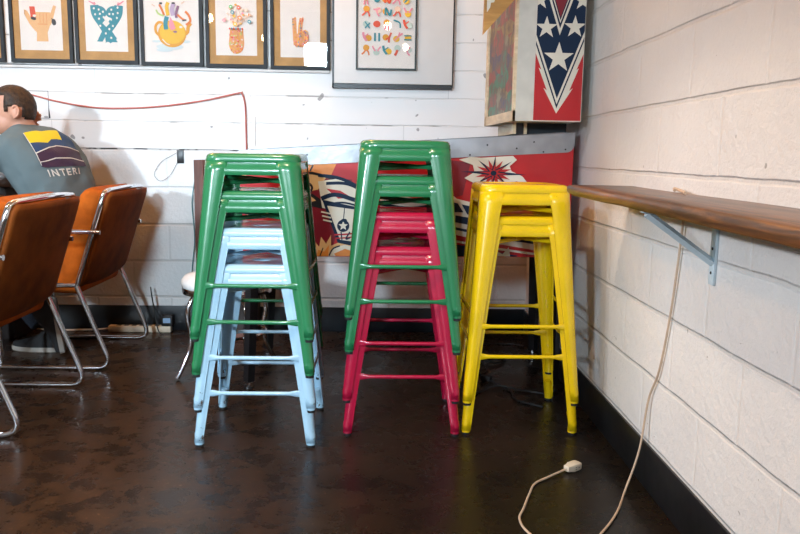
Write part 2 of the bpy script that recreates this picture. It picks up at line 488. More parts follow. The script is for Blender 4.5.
# ------------------------------------------------------------------ the room
WX, BY = 0.826, 4.135
def struct(name, mb, **k): return tag(mb.build(name, **k), kind='structure')
struct('floor', MB().box((-4.0, -3.5, -0.12), (WX + 0.15, BY + 0.15, 0), M['floor']), smooth=0)
struct('wall_back', MB().box((-4.0, BY, 0), (WX + 0.15, BY + 0.15, 3.1), M['wall_b']), smooth=0)
struct('wall_right', MB().box((WX, -3.5, 0), (WX + 0.15, BY, 3.1), M['wall_r']), smooth=0)
struct('ceiling', MB().box((-4.0, -3.5, 3.1), (WX + 0.15, BY + 0.15, 3.2), M['ceiling']), smooth=0)
mb = MB()   # left wall with an opening for the side window
mb.box((-4.12, -3.5, 0), (-4.0, 0.1, 3.1), M['plaster']); mb.box((-4.12, 1.9, 0), (-4.0, BY, 3.1), M['plaster'])
mb.box((-4.12, 0.1, 0), (-4.0, 1.9, 1.1), M['plaster']); mb.box((-4.12, 0.1, 2.3), (-4.0, 1.9, 3.1), M['plaster'])
struct('wall_left', mb, smooth=0)
WX0, WX1, WZ0, WZ1 = -1.20, -0.72, 2.14, 2.66
mb = MB()
mb.box((-4.0, -3.62, 0), (-3.75, -3.5, 3.1), M['plaster']); mb.box((-2.85, -3.62, 0), (WX0, -3.5, 3.1), M['plaster'])
mb.box((-3.75, -3.62, 0), (-2.85, -3.5, 0.9), M['plaster']); mb.box((-3.75, -3.62, 2.0), (-2.85, -3.5, 3.1), M['plaster'])
mb.box((WX1, -3.62, 0), (WX + .15, -3.5, 3.1), M['plaster'])
mb.box((WX0, -3.62, 0), (WX1, -3.5, WZ0), M['plaster']); mb.box((WX0, -3.62, WZ1), (WX1, -3.5, 3.1), M['plaster'])
struct('wall_rear', mb, smooth=0)
wn = tag(bpy.data.objects.new('window_1', None), kind='structure'); C.objects.link(wn); wn.location = (WX0, -3.56, WZ0)
MB().box((0.0, -0.01, 0.0), (WX1 - WX0, 0.0, WZ1 - WZ0), M['pane']).build('pane', wn, smooth=0)
wn = tag(bpy.data.objects.new('window_2', None), kind='structure'); C.objects.link(wn); wn.location = (-4.08, 0.1, 1.1)
MB().box((0, 0, 0), (0.006, 1.8, 1.2), M['glass']).build('pane', wn, smooth=0)

wn = tag(bpy.data.objects.new('window_3', None), kind='structure'); C.objects.link(wn); wn.location = (-3.75, -3.56, 0.9)
MB().box((0.0, -0.01, 0.0), (0.9, 0.0, 1.1), M['pane2']).build('pane', wn, smooth=0)
struct('baseboard_back', MB().box((-3.99, BY - 0.009, 0), (WX - 0.001, BY, 0.14), M['base'], 0.003))
struct('baseboard_right', MB().box((WX - 0.009, -3.4, 0), (WX, BY - 0.01, 0.138), M['base'], 0.003))
struct('trim_1', MB().box((-3.9, BY - 0.014, 1.425), (-0.285, BY, 1.438), M['white'], 0.002))
struct('trim_2', MB().box((-3.9, BY - 0.006, 1.4385), (-0.285, BY, 1.4425), M['black']))

mb = MB()   # open joints around a patched piece of plank
mb.box((-2.05, BY - 0.0012, 1.3035), (-1.79, BY - 0.0002, 1.3060), M['black']); mb.box((-1.792, BY - 0.0012, 1.163), (-1.7895, BY - 0.0002, 1.3035), M['black']); mb.box((-2.05, BY - 0.0012, 1.161), (-1.79, BY - 0.0002, 1.1635), M['black'])
mb.prism([(-1.792, BY - 0.0014, 1.24), (-1.784, BY - 0.0014, 1.163), (-1.794, BY - 0.0014, 1.163)], (0, 0.001, 0), M['black'])
struct('trim_3', mb, smooth=0)

# ------------------------------------------------------------------ stools
def make_stool(name, h, at, b, mat, zb, label, group):
    t = thing(name, label, 'stool', group=group)
    z_top = h - 0.010
    def A(z): return b + (at - b) * max(0.0, min(1.0, z / z_top)) ** 0.93
    # seat: dished top with a hand hole, rolled edge, skirt
    n = 64
    def sq(a, r, z, k=n):
        pts = []
        for i in range(k):
            th = 2 * PI * (i + 0.5) / k
            c, s_ = math.cos(th), math.sin(th)
            # point on a rounded square, by ray march on the corner arcs
            m_ = max(abs(c), abs(s_)); x, y = c / m_ * a, s_ / m_ * a
            ix, iy = max(-(a - r), min(a - r, x)), max(-(a - r), min(a - r, y))
            d = Vector((x - ix, y - iy, 0))
            if abs(x) > a - r and abs(y) > a - r and d.length > 1e-9:
                d = d.normalized() * r; x, y = ix + d.x, iy + d.y
            pts.append((x, y, z))
        return pts
    def oval(rx, ry, z): return [(rx * math.cos(2 * PI * (i + .5) / n), ry * math.sin(2 * PI * (i + .5) / n), z) for i in range(n)]
    mb = MB()
    prof = [oval(0.030, 0.017, h - 0.014), oval(0.030, 0.017, h - 0.007), oval(0.034, 0.021, h - 0.0055),
            sq(0.09, 0.05, h - 0.0055), sq(at - 0.040, 0.04, h - 0.0050), sq(at - 0.030, 0.04, h - 0.0005), sq(at - 0.018, 0.040, h), sq(at - 0.011, 0.040, h - 0.0012),
            sq(at - 0.0055, 0.041, h - 0.004), sq(at - 0.0018, 0.042, h - 0.0085), sq(at + .0003, 0.042, h - 0.014), sq(A(h - 0.025) + 0.0003, 0.042, h - 0.0250),
            sq(A(h - 0.028) - 0.0008, 0.040, h - 0.0275), sq(A(h - 0.03) - 0.0040, 0.036, h - 0.029), sq(A(h - 0.045) - 0.0030, 0.035, h - 0.045), sq(A(h - 0.047) - 0.0016, 0.035, h - 0.047),
            sq(A(h - 0.065) - 0.0016, 0.034, h - 0.065), sq(A(h - 0.070) - 0.004, 0.034, h - 0.070), sq(A(h - 0.070) - 0.011, 0.028, h - 0.070)]
    mb.rings(prof, mat, cap=False)
    mb.build('seat', t, smooth=40, solid=0.0012, offset=0)
    # legs: folded sheet with a rounded outer corner
    steps = 20
    for sx, sy in ((-1, -1), (1, -1), (1, 1), (-1, 1)):
        R = []
        for k in range(steps + 1):
            z = h - 0.0262 - (h - 0.0262 - 0.018) * k / steps
            u = z / h
            zz_ = h - 0.070
            wd = 0.031 + 0.042 * min(1.0, z / zz_) ** 1.3
            if z > zz_ - 0.02: wd += 0.006 * ((z - zz_ + 0.02) / 0.06)
            a = A(z); r = 0.014 + 0.026 * u
            pts = [(a - wd, a - 0.007), (a - wd, a - 0.0018), (a - wd + 0.006, a - 0.0018), (a - wd + 0.0085, a)]
            for q in range(7):
                th = PI / 2 * (1 - q / 6)
                pts.append((a - r + r * math.cos(th), a - r + r * math.sin(th)))
            pts += [(a, a - wd + 0.0085), (a - 0.0018, a - wd + 0.006), (a - 0.0018, a - wd), (a - 0.007, a - wd)]
            R.append([(x * sx, y * sy, z) for x, y in pts])
        mb = MB(); mb.rings(R, mat, closed=False)
        # foot sleeve
        a = A(0.02) - 0.0165
        cx, cy = a * sx, a * sy
        a2 = A(0.085) - 0.020
        mb.tube([(a2 * sx, a2 * sy, 0.085), (cx, cy, 0.045), (cx, cy, 0.010)], 0, mat, 14, rf=lambda q: 0.0125 + 0.0035 * min(1, q * 1.6))
        leg = mb.build('leg', t, smooth=40, solid=0.0014, offset=0)
        MB().cyl((cx, cy, 0.012), (cx, cy, 0.0), 0.0155, 0.0145, M['rubber'], 14).build('foot_tip', leg)
    # footrest bars with flattened ends
    for ang in range(4):
        rot = Matrix.Rotation(ang * PI / 2, 4, 'Z')
        zz = zb + (0.0 if ang % 2 == 0 else 0.045)
        a = A(zz) - 0.0035
        Lh = a - 0.022
        mb = MB()
        def rf(q):
            e = min(q, 1 - q)
            k = min(1, max(0, (e - 0.085) / 0.05))
            return (0.0115 * (1 - k) + 0.0070 * k, 0.0022 * (1 - k) + 0.0060 * k)
        P = [rot @ Vector((-Lh + 2 * Lh * i / 28, -a, zz)) for i in range(29)]
        mb.tube(P, 0, mat, 12, rf=rf)
        mb.build('footrest_bar', t)
    # two crossed straps under the seat
    for sgn in (1, -1):
        e = A(h - 0.09) - 0.014
        mb = MB()
        def rf(q): return (0.0080, 0.0028)
        P = [Vector((e * (2 * q - 1), sgn * e * (2 * q - 1), h - 0.094 - 0.006 * (sgn > 0) + 0.010 * (q if sgn > 0 else 1 - q))) for q in [i / 20 for i in range(21)]]
        mb.tube(P, 0, mat, 10, rf=rf)
        mb.build('cross_brace', t)
    return t

def place(o, x, y, z, rz, label):
    o.location = (x, y, z); o.rotation_euler = (0, 0, rz); o['label'] = label; return o

GL, GM, GY = 'metal stools in the left stack', 'metal stools in the middle stack', 'yellow metal stools in the right stack'
LX, LY = -0.421, 2.640
blue = make_stool('metal_stool', 0.624, 0.157, 0.209, M['blue'], 0.188, '', GL)
place(blue, LX, LY, 0, 0.0, 'light blue metal stool at the bottom of the left stack, scuffed feet on the floor')
b2 = copy_tree(blue); place(b2, LX - .001, LY + .002, 0.1235, 0.004, 'light blue metal stool sitting on the lowest light blue one, under two green stools')
green = make_stool('metal_stool', 0.624, 0.157, 0.209, M['green'], 0.188, '', GL)
place(green, LX - .003, LY, 0.247, -0.004, 'green metal stool nested third up in the left stack, just above the light blue ones')
g2 = copy_tree(green); place(g2, LX - .006, LY, 0.3705, 0.004, 'green metal stool on top of the left stack beside the orange chairs')
MX, MY = 0.083, 2.755
red = make_stool('metal_stool', 0.676, 0.154, 0.212, M['red'], 0.215, '', GM)
place(red, MX, MY, 0, 0.0, 'raspberry red metal stool at the bottom of the middle stack, feet on the floor')
r2 = copy_tree(red); place(r2, MX - .002, MY, 0.122, -0.004, 'raspberry red metal stool resting on the other red one, under two green stools')
g3 = copy_tree(green); place(g3, MX, MY, 0.300, 0.004, 'green metal stool just above the red stools in the middle stack'); g3['group'] = GM
g4 = copy_tree(green); place(g4, MX, MY, 0.4235, -0.003, 'green metal stool on top of the tallest, middle stack'); g4['group'] = GM
YX, YY = 0.504, 2.772
yel = make_stool('metal_stool', 0.788, 0.158, 0.212, M['yellow'], 0.287, '', GY)
place(yel, YX + .008, YY, 0, 0.0, 'lower yellow metal stool of the right stack, feet on the floor by the block wall')
y2 = copy_tree(yel); place(y2, YX + .006, YY - .004, 0.112, 0.012, 'upper yellow metal stool nested over the other yellow one')

# ------------------------------------------------------------------ orange chairs
def make_chair(label, loc):
    t = thing('lounge_chair', label, 'chair', loc, 0, 'rust orange chairs with chrome frames')
    ch = M['chrome']
    def bx(z): return -0.14 + 0.135 * ((z - 0.40) / 0.42)     # line of the leaning back tube
    for s in (-1, 1):
        y = 0.285 * s
        MB().tube([(-0.50, y, 0.0125), (0.0, y, 0.0125), (-0.145, y, 0.395)], 0.0115, ch, 12, fillet=0.075).build('leg', t)
        MB().tube([(-0.145, y, 0.395), (-0.50, y, 0.385)], 0.0105, ch, 10).build('seat_rail', t)
        zz = 0.635
        MB().tube([(0.0 + bx(zz) + 0.035, y, zz), (-0.50, y, zz + 0.004), (-0.50, y, 0.0125)], 0.0105, ch, 12, fillet=0.07).build('armrest', t)
    top = []
    path = [(bx(.395), -0.285, 0.395), (bx(0.62), -0.28, 0.62), (bx(0.77), -0.272, 0.77)]
    up = [Vector(p) for p in path]
    n = 12
    arc = [Vector((bx(0.825) + 0.030 * math.cos((2 * i / n - 1) * PI / 2), -0.235 + 0.47 * i / n, 0.818 + 0.010 * math.cos((2 * i / n - 1) * PI / 2))) for i in range(n + 1)]
    down = [Vector((p.x, -p.y, p.z)) for p in reversed(up)]
    P = fillet_path(up + [Vector((bx(0.80), -0.262, 0.808))] + arc + [Vector((bx(0.80), 0.262, 0.808))] + down, 0.03, 4)
    MB().tube(P, 0, ch, 12, rf=lambda q: (0.0115, 0.0125)).build('back_frame', t)
    # backrest cushion in front of the frame, plump and rounded
    g = rounded((0.055, 0.262, 0.245), 0.052, 14)
    for v in g.verts:
        zz = v.co.z * 0.93 + 0.592
        bulge = 0.018 * (1 - (v.co.y / 0.262) ** 2) if v.co.x < 0 else -0.030 * (1 - (v.co.y / 0.262) ** 2)
        v.co.x = v.co.x - bulge + bx(zz) - 0.060
        if v.co.x < bx(zz) - 0.06: zz += 0.012 * max(0, (zz - 0.62) / 0.2)
        v.co.z = zz
    mb = MB(); mb.merge(g, M['velvet']); mb.build('backrest', t, smooth=80)
    # outer back shell, rounded lower corners
    R = []
    ns = 24
    for k in range(22):
        q = k / 21
        z = 0.372 + q * (0.812 - 0.372)
        hw = 0.272
        if z < 0.44: hw = 0.272 - 0.07 * (1 - math.sqrt(max(0, 1 - ((0.44 - z) / 0.068) ** 2)))
        if z > 0.79: hw = 0.272 - 0.02 * (z - 0.79) / 0.022
        row = []
        for i in range(ns + 1):
            y = -hw + 2 * hw * i / ns
            e = 1 - abs(y / hw) ** 4
            x = bx(z) + 0.014 + 0.026 * (1 - (y / hw) ** 2) * (0.4 + 0.6 * q) + 0.004 * e
            if z < 0.42: x -= 1.1 * (0.42 - z) ** 1.15
            row.append((x, y, z))
        R.append(row)
    mb = MB(); mb.rings(R, M['shell'], closed=False); mb.build('back_panel', t, smooth=60, solid=0.012, offset=-1)
    g = rounded((0.245, 0.258, 0.052), 0.048, 12)
    for v in g.verts:
        x = v.co.x
        v.co = Vector((x - 0.375, v.co.y, v.co.z + 0.405 + 0.014 * (-x / 0.245)))
    mb = MB(); mb.merge(g, M['velvet']); mb.build('seat', t, smooth=80)
    return t
CH2 = (-1.22, 3.62, 0)
c1 = make_chair('rust orange padded chair with chrome arms, empty, nearest the camera at the left edge', (-1.238, 2.80, 0))
c2 = copy_tree(c1); c2.location = CH2; c2['label'] = 'rust orange padded chair with chrome arms that the man sits in, near the back wall'

# ------------------------------------------------------------------ pinball machine
PX0, PX1, PY0, PY1 = -0.575, 0.785, 3.062, 3.66
pm = thing('pinball_machine', 'red, white and blue pinball machine standing against the block wall behind the stools', 'pinball machine', (0.1, 3.36, 0))
off = Vector((-0.1, -3.36, 0))
def ztop(x): return 1.003 + (x - PX0) / (PX1 - PX0) * 0.094
def zbot(x): return 0.573 + (x - PX0) / (PX1 - PX0) * 0.013
mb = MB()
mb.prism([Vector((x, PY0, z)) + off for x, z in ((PX0, zbot(PX0)), (PX1, zbot(PX1)), (PX1, ztop(PX1)), (PX0, ztop(PX0)))], (0, PY1 - PY0, 0), M['cabred'])
mb.build('cabinet', pm, smooth=0)
mb = MB()
def top_strip(y0, y1, zo, m, x0=PX0 + .03, x1=PX1 - .03):
    mb.prism([Vector((x, y0, z)) + off for x, z in ((x0, ztop(x0) - .002), (x1, ztop(x1) - .002), (x1, ztop(x1) + zo), (x0, ztop(x0) + zo))], (0, y1 - y0, 0), m)
top_strip(PY0 + 0.03, PY1 - 0.03, 0.0015, M['darkpanel'])
mb.build('playfield_glass', pm, smooth=0)
for side in (0, 1):
    yf = PY0 - 0.004 if side == 0 else PY1 + 0.001
    mb = MB()
    pts = [(PX0 - .002, ztop(PX0) - 0.068), (PX0 - .002, ztop(PX0) + .003), (PX1 + .002, ztop(PX1) + .003)]
    x1 = PX1 + .002
    for i in range(8):
        th = PI / 2 * i / 7
        pts.append((x1 - 0.035 + 0.035 * math.cos(th), ztop(x1) - 0.045 - 0.035 * math.sin(th)))
    mb.prism([Vector((x, yf, z)) + off for x, z in pts], (0, 0.003, 0), M['rail'])
    mb.prism([Vector((x, min(yf, PY0 - .004) if side == 0 else PY1 - .02, z)) + off for x, z in ((PX0 - .002, ztop(PX0) + .001), (x1, ztop(x1) + .001), (x1, ztop(x1) + .004), (PX0 - .002, ztop(PX0) + .004))], (0, 0.024, 0), M['rail'])
    ra = mb.build('side_rail', pm, smooth=0)
    if side == 0:
        mb = MB()
        for x, dz in ((-0.02, .03), (.2, .045), (.43, .03), (.55, .05), (.66, .07), (.75, .065), (-.3, .03), (.36, .066), (.62, .028)):
            mb.sphere(Vector((x, yf, ztop(x) - dz)) + off, (.0035, .0015, .0035), M['screw'], 8, 6)
        mb.build('rivets', pm)

class Art:
    """flat printed shapes stacked in thin layers on a plane: a(u,v) -> (x,z)"""
    def __init__(s, fmap, y, step=0.00025, clip=None): s.mb = MB(); s.f = fmap; s.y = y; s.k = 0; s.step = step; s.clip = clip
    def poly(s, pts, m, raw=False):
        if s.clip: pts = clip_poly(pts, s.clip)
        if len(pts) < 3: return
        s.k += 1
        y = s.y - s.k * s.step
        vs = s.mb.verts([(lambda q: (q[0], y, q[1]))(s.f(*p)) for p in pts])
        f = s.mb.face(vs, m)
    def ell(s, cx, cy, rx, ry, m, n=20, rot=0, a0=0, a1=2 * PI):
        pts = []
        for i in range(n + (0 if a1 - a0 >= 2 * PI - .01 else 1)):
            th = a0 + (a1 - a0) * i / n
            x, y = rx * math.cos(th), ry * math.sin(th)
            pts.append((cx + x * math.cos(rot) - y * math.sin(rot), cy + x * math.sin(rot) + y * math.cos(rot)))
        s.poly(pts, m)
    def stroke(s, pts, wd, m, taper=None, k=6):
        P = [Vector((p[0], p[1], 0)) for p in pts]
        if len(P) > 2: P = smooth_path(P, k)
        a, b = [], []
        for i, p in enumerate(P):
            d = (P[min(i + 1, len(P) - 1)] - P[max(0, i - 1)]).normalized()
            nn = Vector((-d.y, d.x, 0))
            ww = wd / 2 * (taper(i / (len(P) - 1)) if taper else 1)
            ww = max(ww, wd * 0.02)
            a.append(p + nn * ww); b.append(p - nn * ww)
        # quads on one layer, so that a bent stroke never folds
        s.k += 1; y = s.y - s.k * s.step
        for i in range(len(P) - 1):
            q = [(a[i].x, a[i].y), (a[i + 1].x, a[i + 1].y), (b[i + 1].x, b[i + 1].y), (b[i].x, b[i].y)]
            if s.clip: q = clip_poly(q, s.clip)
            if len(q) < 3: continue
            s.mb.face(s.mb.verts([(lambda w_: (w_[0], y, w_[1]))(s.f(*p)) for p in q]), m)
    def star(s, cx, cy, R, r, n, m, rot=-PI / 2, squash=1.0):
        pts = []
        for i in range(2 * n):
            rr = R if i % 2 == 0 else r
            th = rot + PI * i / n
            pts.append((cx + rr * math.cos(th), cy + rr * squash * math.sin(th)))
        s.poly(pts, m)
    def build(s, name, parent): return s.mb.build(name, parent, smooth=0)

def clip_poly(pts, box):
    x0, y0, x1, y1 = box
    def cut(P, inside, inter):
        out = []
        for i in range(len(P)):
            a, b = P[i - 1], P[i]
            ia, ib = inside(a), inside(b)
            if ib:
                if not ia: out.append(inter(a, b))
                out.append(b)
            elif ia: out.append(inter(a, b))
        return out
    def ix(xc): return lambda a, b: (xc, a[1] + (b[1] - a[1]) * (xc - a[0]) / (b[0] - a[0]))
    def iy(yc): return lambda a, b: (a[0] + (b[0] - a[0]) * (yc - a[1]) / (b[1] - a[1]), yc)
    P = [tuple(p) for p in pts]
    for ins, it in ((lambda p: p[0] >= x0, ix(x0)), (lambda p: p[0] <= x1, ix(x1)), (lambda p: p[1] >= y0, iy(y0)), (lambda p: p[1] <= y1, iy(y1))):
        if not P: break
        P = cut(P, ins, it)
    return P

# side art of the cabinet: panel coordinates run 240..573 along and 133..258 down
def cab(u, v): return (PX0 + (u - 240) * (PX1 - PX0) / 333 - 0.1, 1.0975 - (v - 133) * 0.00412 - (573 - u) * 0.00004)
a = Art(cab, PY0 - 3.36 - 0.0002, 0.00012, clip=(240.5, 150, 572.5, 256.4))
R_, DR, NV, CR, OR, TN, BK = M['cabred'], M['darkred'], M['navy'], M['creamink'], M['orangeink'], M['tanink'], M['black_ink']
# dark red burst behind the rider
a.poly([(300, 178), (352, 180), (330, 257), (312, 257), (300, 215)], DR)
a.poly([(446, 160), (470, 163), (463, 195), (446, 200)], DR)
# flames and limbs at the front end
a.poly([(240, 158), (300, 158), (318, 166), (330, 172), (318, 190), (300, 194), (268, 186), (240, 176)], TN)
a.poly([(300, 163), (336, 165), (330, 178), (300, 172)], OR)
a.poly([(244, 168), (262, 160), (290, 176), (276, 190), (250, 186)], R_)
a.stroke([(296, 176), (312, 174), (335, 180)], 2.6, BK)
a.stroke([(300, 184), (307, 183), (312, 188), (309, 194)], 2.2, BK)
a.stroke([(313, 166), (310, 172)], 1.6, BK)
a.poly([(300, 198), (312, 194), (324, 202), (322, 209), (304, 205)], BK)
a.poly([(304, 199), (311, 197), (316, 201), (308, 203)], TN)
a.stroke([(240, 206), (256, 214), (278, 212), (296, 204)], 9, TN)
a.stroke([(246, 208), (250, 216)], 1.2, BK); a.stroke([(262, 209), (264, 219)], 1.2, BK)
a.ell(270, 215, 3, 3, BK)
# white body with blue outlines
a.poly([(318, 182), (340, 179), (362, 190), (372, 205), (370, 220), (322, 208)], CR)
a.stroke([(318, 176), (336, 178), (352, 184), (368, 194)], 3.2, NV)
a.stroke([(326, 184), (345, 184), (360, 190), (372, 200)], 3.0, NV)
a.poly([(326, 189), (340, 191), (352, 198), (338, 199)], R_)
a.poly([(322, 200), (370, 210), (356, 247), (338, 244)], NV)
a.poly([(327, 206), (372, 212), (362, 243), (340, 240)], CR)
a.stroke([(321, 199), (335, 195), (354, 200), (372, 206)], 4.2, NV)
a.stroke([(326, 205), (345, 203), (372, 211)], 1.8, NV)
for i, y in enumerate((213, 217, 221)):
    a.stroke([(321 + i, y - 1), (330 + i, y + 1)], 1.5, CR)
a.ell(343.2, 226, 6.2, 6.2, NV); a.star(343.2, 226, 5, 2.2, 5, CR)
a.ell(344, 220.5, 3, 1.6, NV)
a.stroke([(344.5, 208), (343.5, 219)], .8, NV)
a.stroke([(334, 235), (350, 234), (364, 231)], 1.6, R_); a.stroke([(336, 238.5), (350, 237.5), (364, 234)], 1.4, R_)
a.stroke([(341, 232), (342, 240)], 1.2, NV); a.stroke([(350, 232), (346, 239), (350, 238)], 1.4, NV)
# flames at the bottom
a.poly([(312, 257), (314, 241), (319, 247), (321, 237), (326, 244), (331, 235), (331, 246), (338, 243), (352, 246), (364, 250), (380, 257)], TN)
a.poly([(316, 257), (318, 250), (324, 252), (329, 245), (328, 257)], OR)
a.poly([(328, 257), (334, 248), (345, 245), (362, 250), (370, 257)], CR)
a.poly([(334, 254), (345, 249), (354, 252), (350, 257), (336, 257)], OR)
a.stroke([(329, 256), (333, 249), (340, 246)], 1.4, NV); a.stroke([(320, 256), (323, 248)], 1.0, BK)
# parts seen through the middle stack
a.poly([(380, 190), (420, 200), (448, 198), (448, 232), (420, 240), (380, 226)], CR)
a.stroke([(376, 232), (410, 226), (448, 236)], 4, NV); a.stroke([(380, 204), (412, 208), (448, 202)], 3, NV)
a.ell(416, 218, 12, 9, NV); a.ell(416, 218, 8.5, 6, TN); a.stroke([(398, 240), (430, 246), (456, 256)], 5, TN)
# long stripes towards the right end
def band(y0, y1, th, m, x0=446, x1=540):
    a.stroke([(x0, y0), ((x0 + x1) / 2, (y0 + y1) / 2 + 1), (x1, y1)], th, m)
band(194, 236, 7, CR, 446, 500); band(198, 246, 2.4, NV, 446, 506)
a.poly([(446, 196), (476, 203), (500, 214), (540, 230), (540, 252), (500, 247), (446, 232)], CR)
a.poly([(448, 201), (458, 203), (464, 212), (450, 212)], NV); a.poly([(462, 204), (480, 208), (484, 218), (468, 214)], NV)
a.poly([(456, 215), (480, 219), (478, 226), (456, 222)], NV)
band(226, 243, 2.6, NV, 446, 540); band(230, 249, 3.2, CR, 446, 540); band(234, 252, 3.4, R_, 446, 540)
band(239, 254, 2.2, CR, 446, 540); band(243, 257, 3.2, NV, 446, 520)
a.poly([(452, 246), (470, 245), (478, 256), (448, 257)], NV)
a.poly([(494, 257), (499, 251), (505, 254), (511, 247), (513, 257)], CR)
# starburst
a.poly([(458, 160), (470, 157), (480, 158), (512, 156), (516, 160), (509, 166), (511, 171), (522, 176), (528, 183), (516, 181), (508, 184),
        (500, 194), (480, 196), (476, 184), (464, 178), (474, 172), (472, 165)], CR)
def spike(th, ln, m, w0=5, squash=.72, c=(493, 173)):
    ex, ey = c[0] + ln * math.cos(th), c[1] + ln * squash * math.sin(th)
    nx, ny = -math.sin(th) * w0 / 2, math.cos(th) * w0 / 2
    a.poly([(c[0] + nx, c[1] + ny), (ex, ey), (c[0] - nx, c[1] - ny)], m)
for i in range(8):
    spike(PI / 8 * (2 * i + 1) + .1, 19, R_, 7)
for i in range(8):
    spike(PI / 4 * i - 0.02 + .08, (33 if i in (0, 4) else 24), NV, 4.6)
for i in range(8):
    spike(PI / 4 * i + 0.12, 15, R_, 3)
a.ell(493, 173, 3, 2.6, NV)
a.build('side_artwork', pm)

for lx, ly in ((PX0 + .05, PY0 + .03), (PX1 - .045, PY0 + .03), (PX0 + .05, PY1 - .02), (PX1 - .02, PY1 - .012)):
    mb = MB()
    sg = -1 if ly < 3.3 else 1
    p0 = Vector((lx, ly, 0.68)) + off; p1 = Vector((lx + (0.012 if lx > 0 else -0.03), ly, 0.03)) + off
    mb.tube([p0, p1], 0, M['black'], 4, rf=lambda q: (0.030 - .006 * q, 0.030 - .006 * q))
    mb.cyl(p1, p1 + Vector((0, 0, -0.022)), 0.006, 0.006, M['chrome'], 8)
    mb.cyl(p1 + Vector((0, 0, -0.02)), p1 + Vector((0, 0, -0.03)), 0.020, 0.022, M['black'], 14)
    mb.build('leg', pm)
# backbox
BX0, BX1, BY0, BY1, BZ0, BZ1 = 0.520, 0.778, 2.95, 3.57, 1.136, 1.86
mb = MB()
mb.prism([Vector((x, y, BZ0)) + off for x, y in ((BX0, BY0), (BX1, BY0), (BX1, BY1), (BX0 - .026, BY1))], (0, 0, BZ1 - BZ0), M['boxwhite'])
mb.build('backbox', pm, smooth=0)
mb = MB()   # cream wooden frame around the glass: bottom and two uprights
fx = lambda y: BX0 - 0.026 * (y - BY0) / (BY1 - BY0)
def fbar(y0, y1, z0, z1, t=0.010, m=M['wood_pale']):
    mb.prism([Vector(p) + off for p in ((fx(y0), y0, z0), (fx(y1), y1, z0), (fx(y1), y1, z1), (fx(y0), y0, z1))], (-t, 0, 0), m)
fbar(BY0, BY1, BZ0, BZ0 + 0.040); fbar(BY0, BY0 + 0.028, BZ0, BZ1); fbar(BY1 - 0.05, BY1, BZ0, BZ1)
mb.build('glass_frame', pm, smooth=0)
mg, tg, pg = nt('backglass_print')
co = coords(tg)
vo = N(tg, 'ShaderNodeTexVoronoi'); vo.inputs['Scale'].default_value = 16; vo.inputs['Randomness'].default_value = 1
mp_ = N(tg, 'ShaderNodeMapping'); mp_.inputs['Scale'].default_value = (1, 0.55, 1.3); L(tg, co, mp_.inputs[0]); L(tg, mp_.outputs[0], vo.inputs['Vector'])
cr = N(tg, 'ShaderNodeValToRGB'); cr.color_ramp.interpolation = 'CONSTANT'
el = cr.color_ramp.elements
cols = [(0, (0.30, 0.05, 0.03)), (0.18, (0.05, 0.20, 0.11)), (0.34, (0.34, 0.06, 0.04)), (0.5, (0.30, 0.20, 0.05)), (0.64, (0.07, 0.05, 0.10)), (0.78, (0.34, 0.03, 0.03)), (0.9, (0.26, 0.24, 0.14))]
el[0].position = 0; el[0].color = (*cols[0][1], 1); el[1].position = cols[1][0]; el[1].color = (*cols[1][1], 1)
for p_, c_ in cols[2:]:
    e = el.new(p_); e.color = (*c_, 1)
sx = N(tg, 'ShaderNodeSeparateXYZ'); L(tg, vo.outputs['Color'], sx.inputs[0]); L(tg, sx.outputs[0], cr.inputs[0])
L(tg, mixc(tg, ramp(tg, noise_n(tg, co, 22, 4), .4, .6), cr.outputs[0], (0.14, 0.08, 0.05)), pg.inputs['Base Color'])
pg.inputs['Roughness'].default_value = 0.3; pg.inputs['Specular IOR Level'].default_value = 0.15
mb = MB()
y0, y1 = BY0 + .028, BY1 - .05
mb.prism([Vector(p) + off for p in ((fx(y0), y0, BZ0 + .04), (fx(y1), y1, BZ0 + .04), (fx(y1), y1, BZ1), (fx(y0), y0, BZ1))], (-0.003, 0, 0), mg)
mb.build('backglass', pm, smooth=0)
mb = MB(); mb.box(Vector((0.540, 3.10, 1.09)) + off, Vector((0.552, 3.5, 1.137)) + off, M['wood_pale']); mb.box(Vector((0.552, 3.12, 1.09)) + off, Vector((0.585, 3.5, 1.137)) + off, M['black']); mb.box(Vector((0.585, 3.10, 1.09)) + off, Vector((0.597, 3.5, 1.137)) + off, M['wood_pale']); mb.box(Vector((0.597, 3.12, 1.09)) + off, Vector((0.765, 3.52, 1.137)) + off, M['frame']); mb.build('neck', pm, smooth=0)
# side art of the backbox: coordinates run 320..565 across, 605 (bottom) up to about -320
def bbx(u, v): return (0.590 + (u - 320) / 245 * (BX1 - .002 - 0.590) - 0.1, 1.138 + (605 - v) / 605 * 0.452)
a = Art(bbx, BY0 - 3.36 - 0.0002, 0.00015, clip=(320, -340, 565, 603))
a.poly([(320, -340), (565, -340), (565, 603), (320, 603)], R_)
a.poly([(320, -340), (565, -340), (565, 262), (532, 345), (545, 335), (500, 450), (518, 437), (438, 567), (367, 437), (385, 450), (338, 335), (352, 345), (320, 262)], CR)
def vee(apex, slope, m, xw=130): a.poly([(438 - xw, -400), (438 - xw, apex - slope * xw), (438, apex), (438 + xw, apex - slope * xw), (438 + xw, -400)], m)
vee(541, 2.70, NV); vee(520, 2.70, CR); vee(490, 2.70, NV); 
for cx, cy, R1 in ((370, 135, 58), (514, 130, 58), (438, 285, 80), (332, -2, 52), (548, -2, 52), (370, -190, 58), (510, -190, 58)):
    a.star(cx, cy, R1, R1 * .39, 5, CR)
def vee2(apex, m): a.poly([(438 - apex_w(apex), -340), (438, apex), (438 + apex_w(apex), -340)], m)
def apex_w(apex): return (apex + 340) / 2.93
vee2(172, CR); vee2(138, NV); vee2(112, CR); vee2(98, NV); vee2(84, DR)
a.build('backbox_artwork', pm)

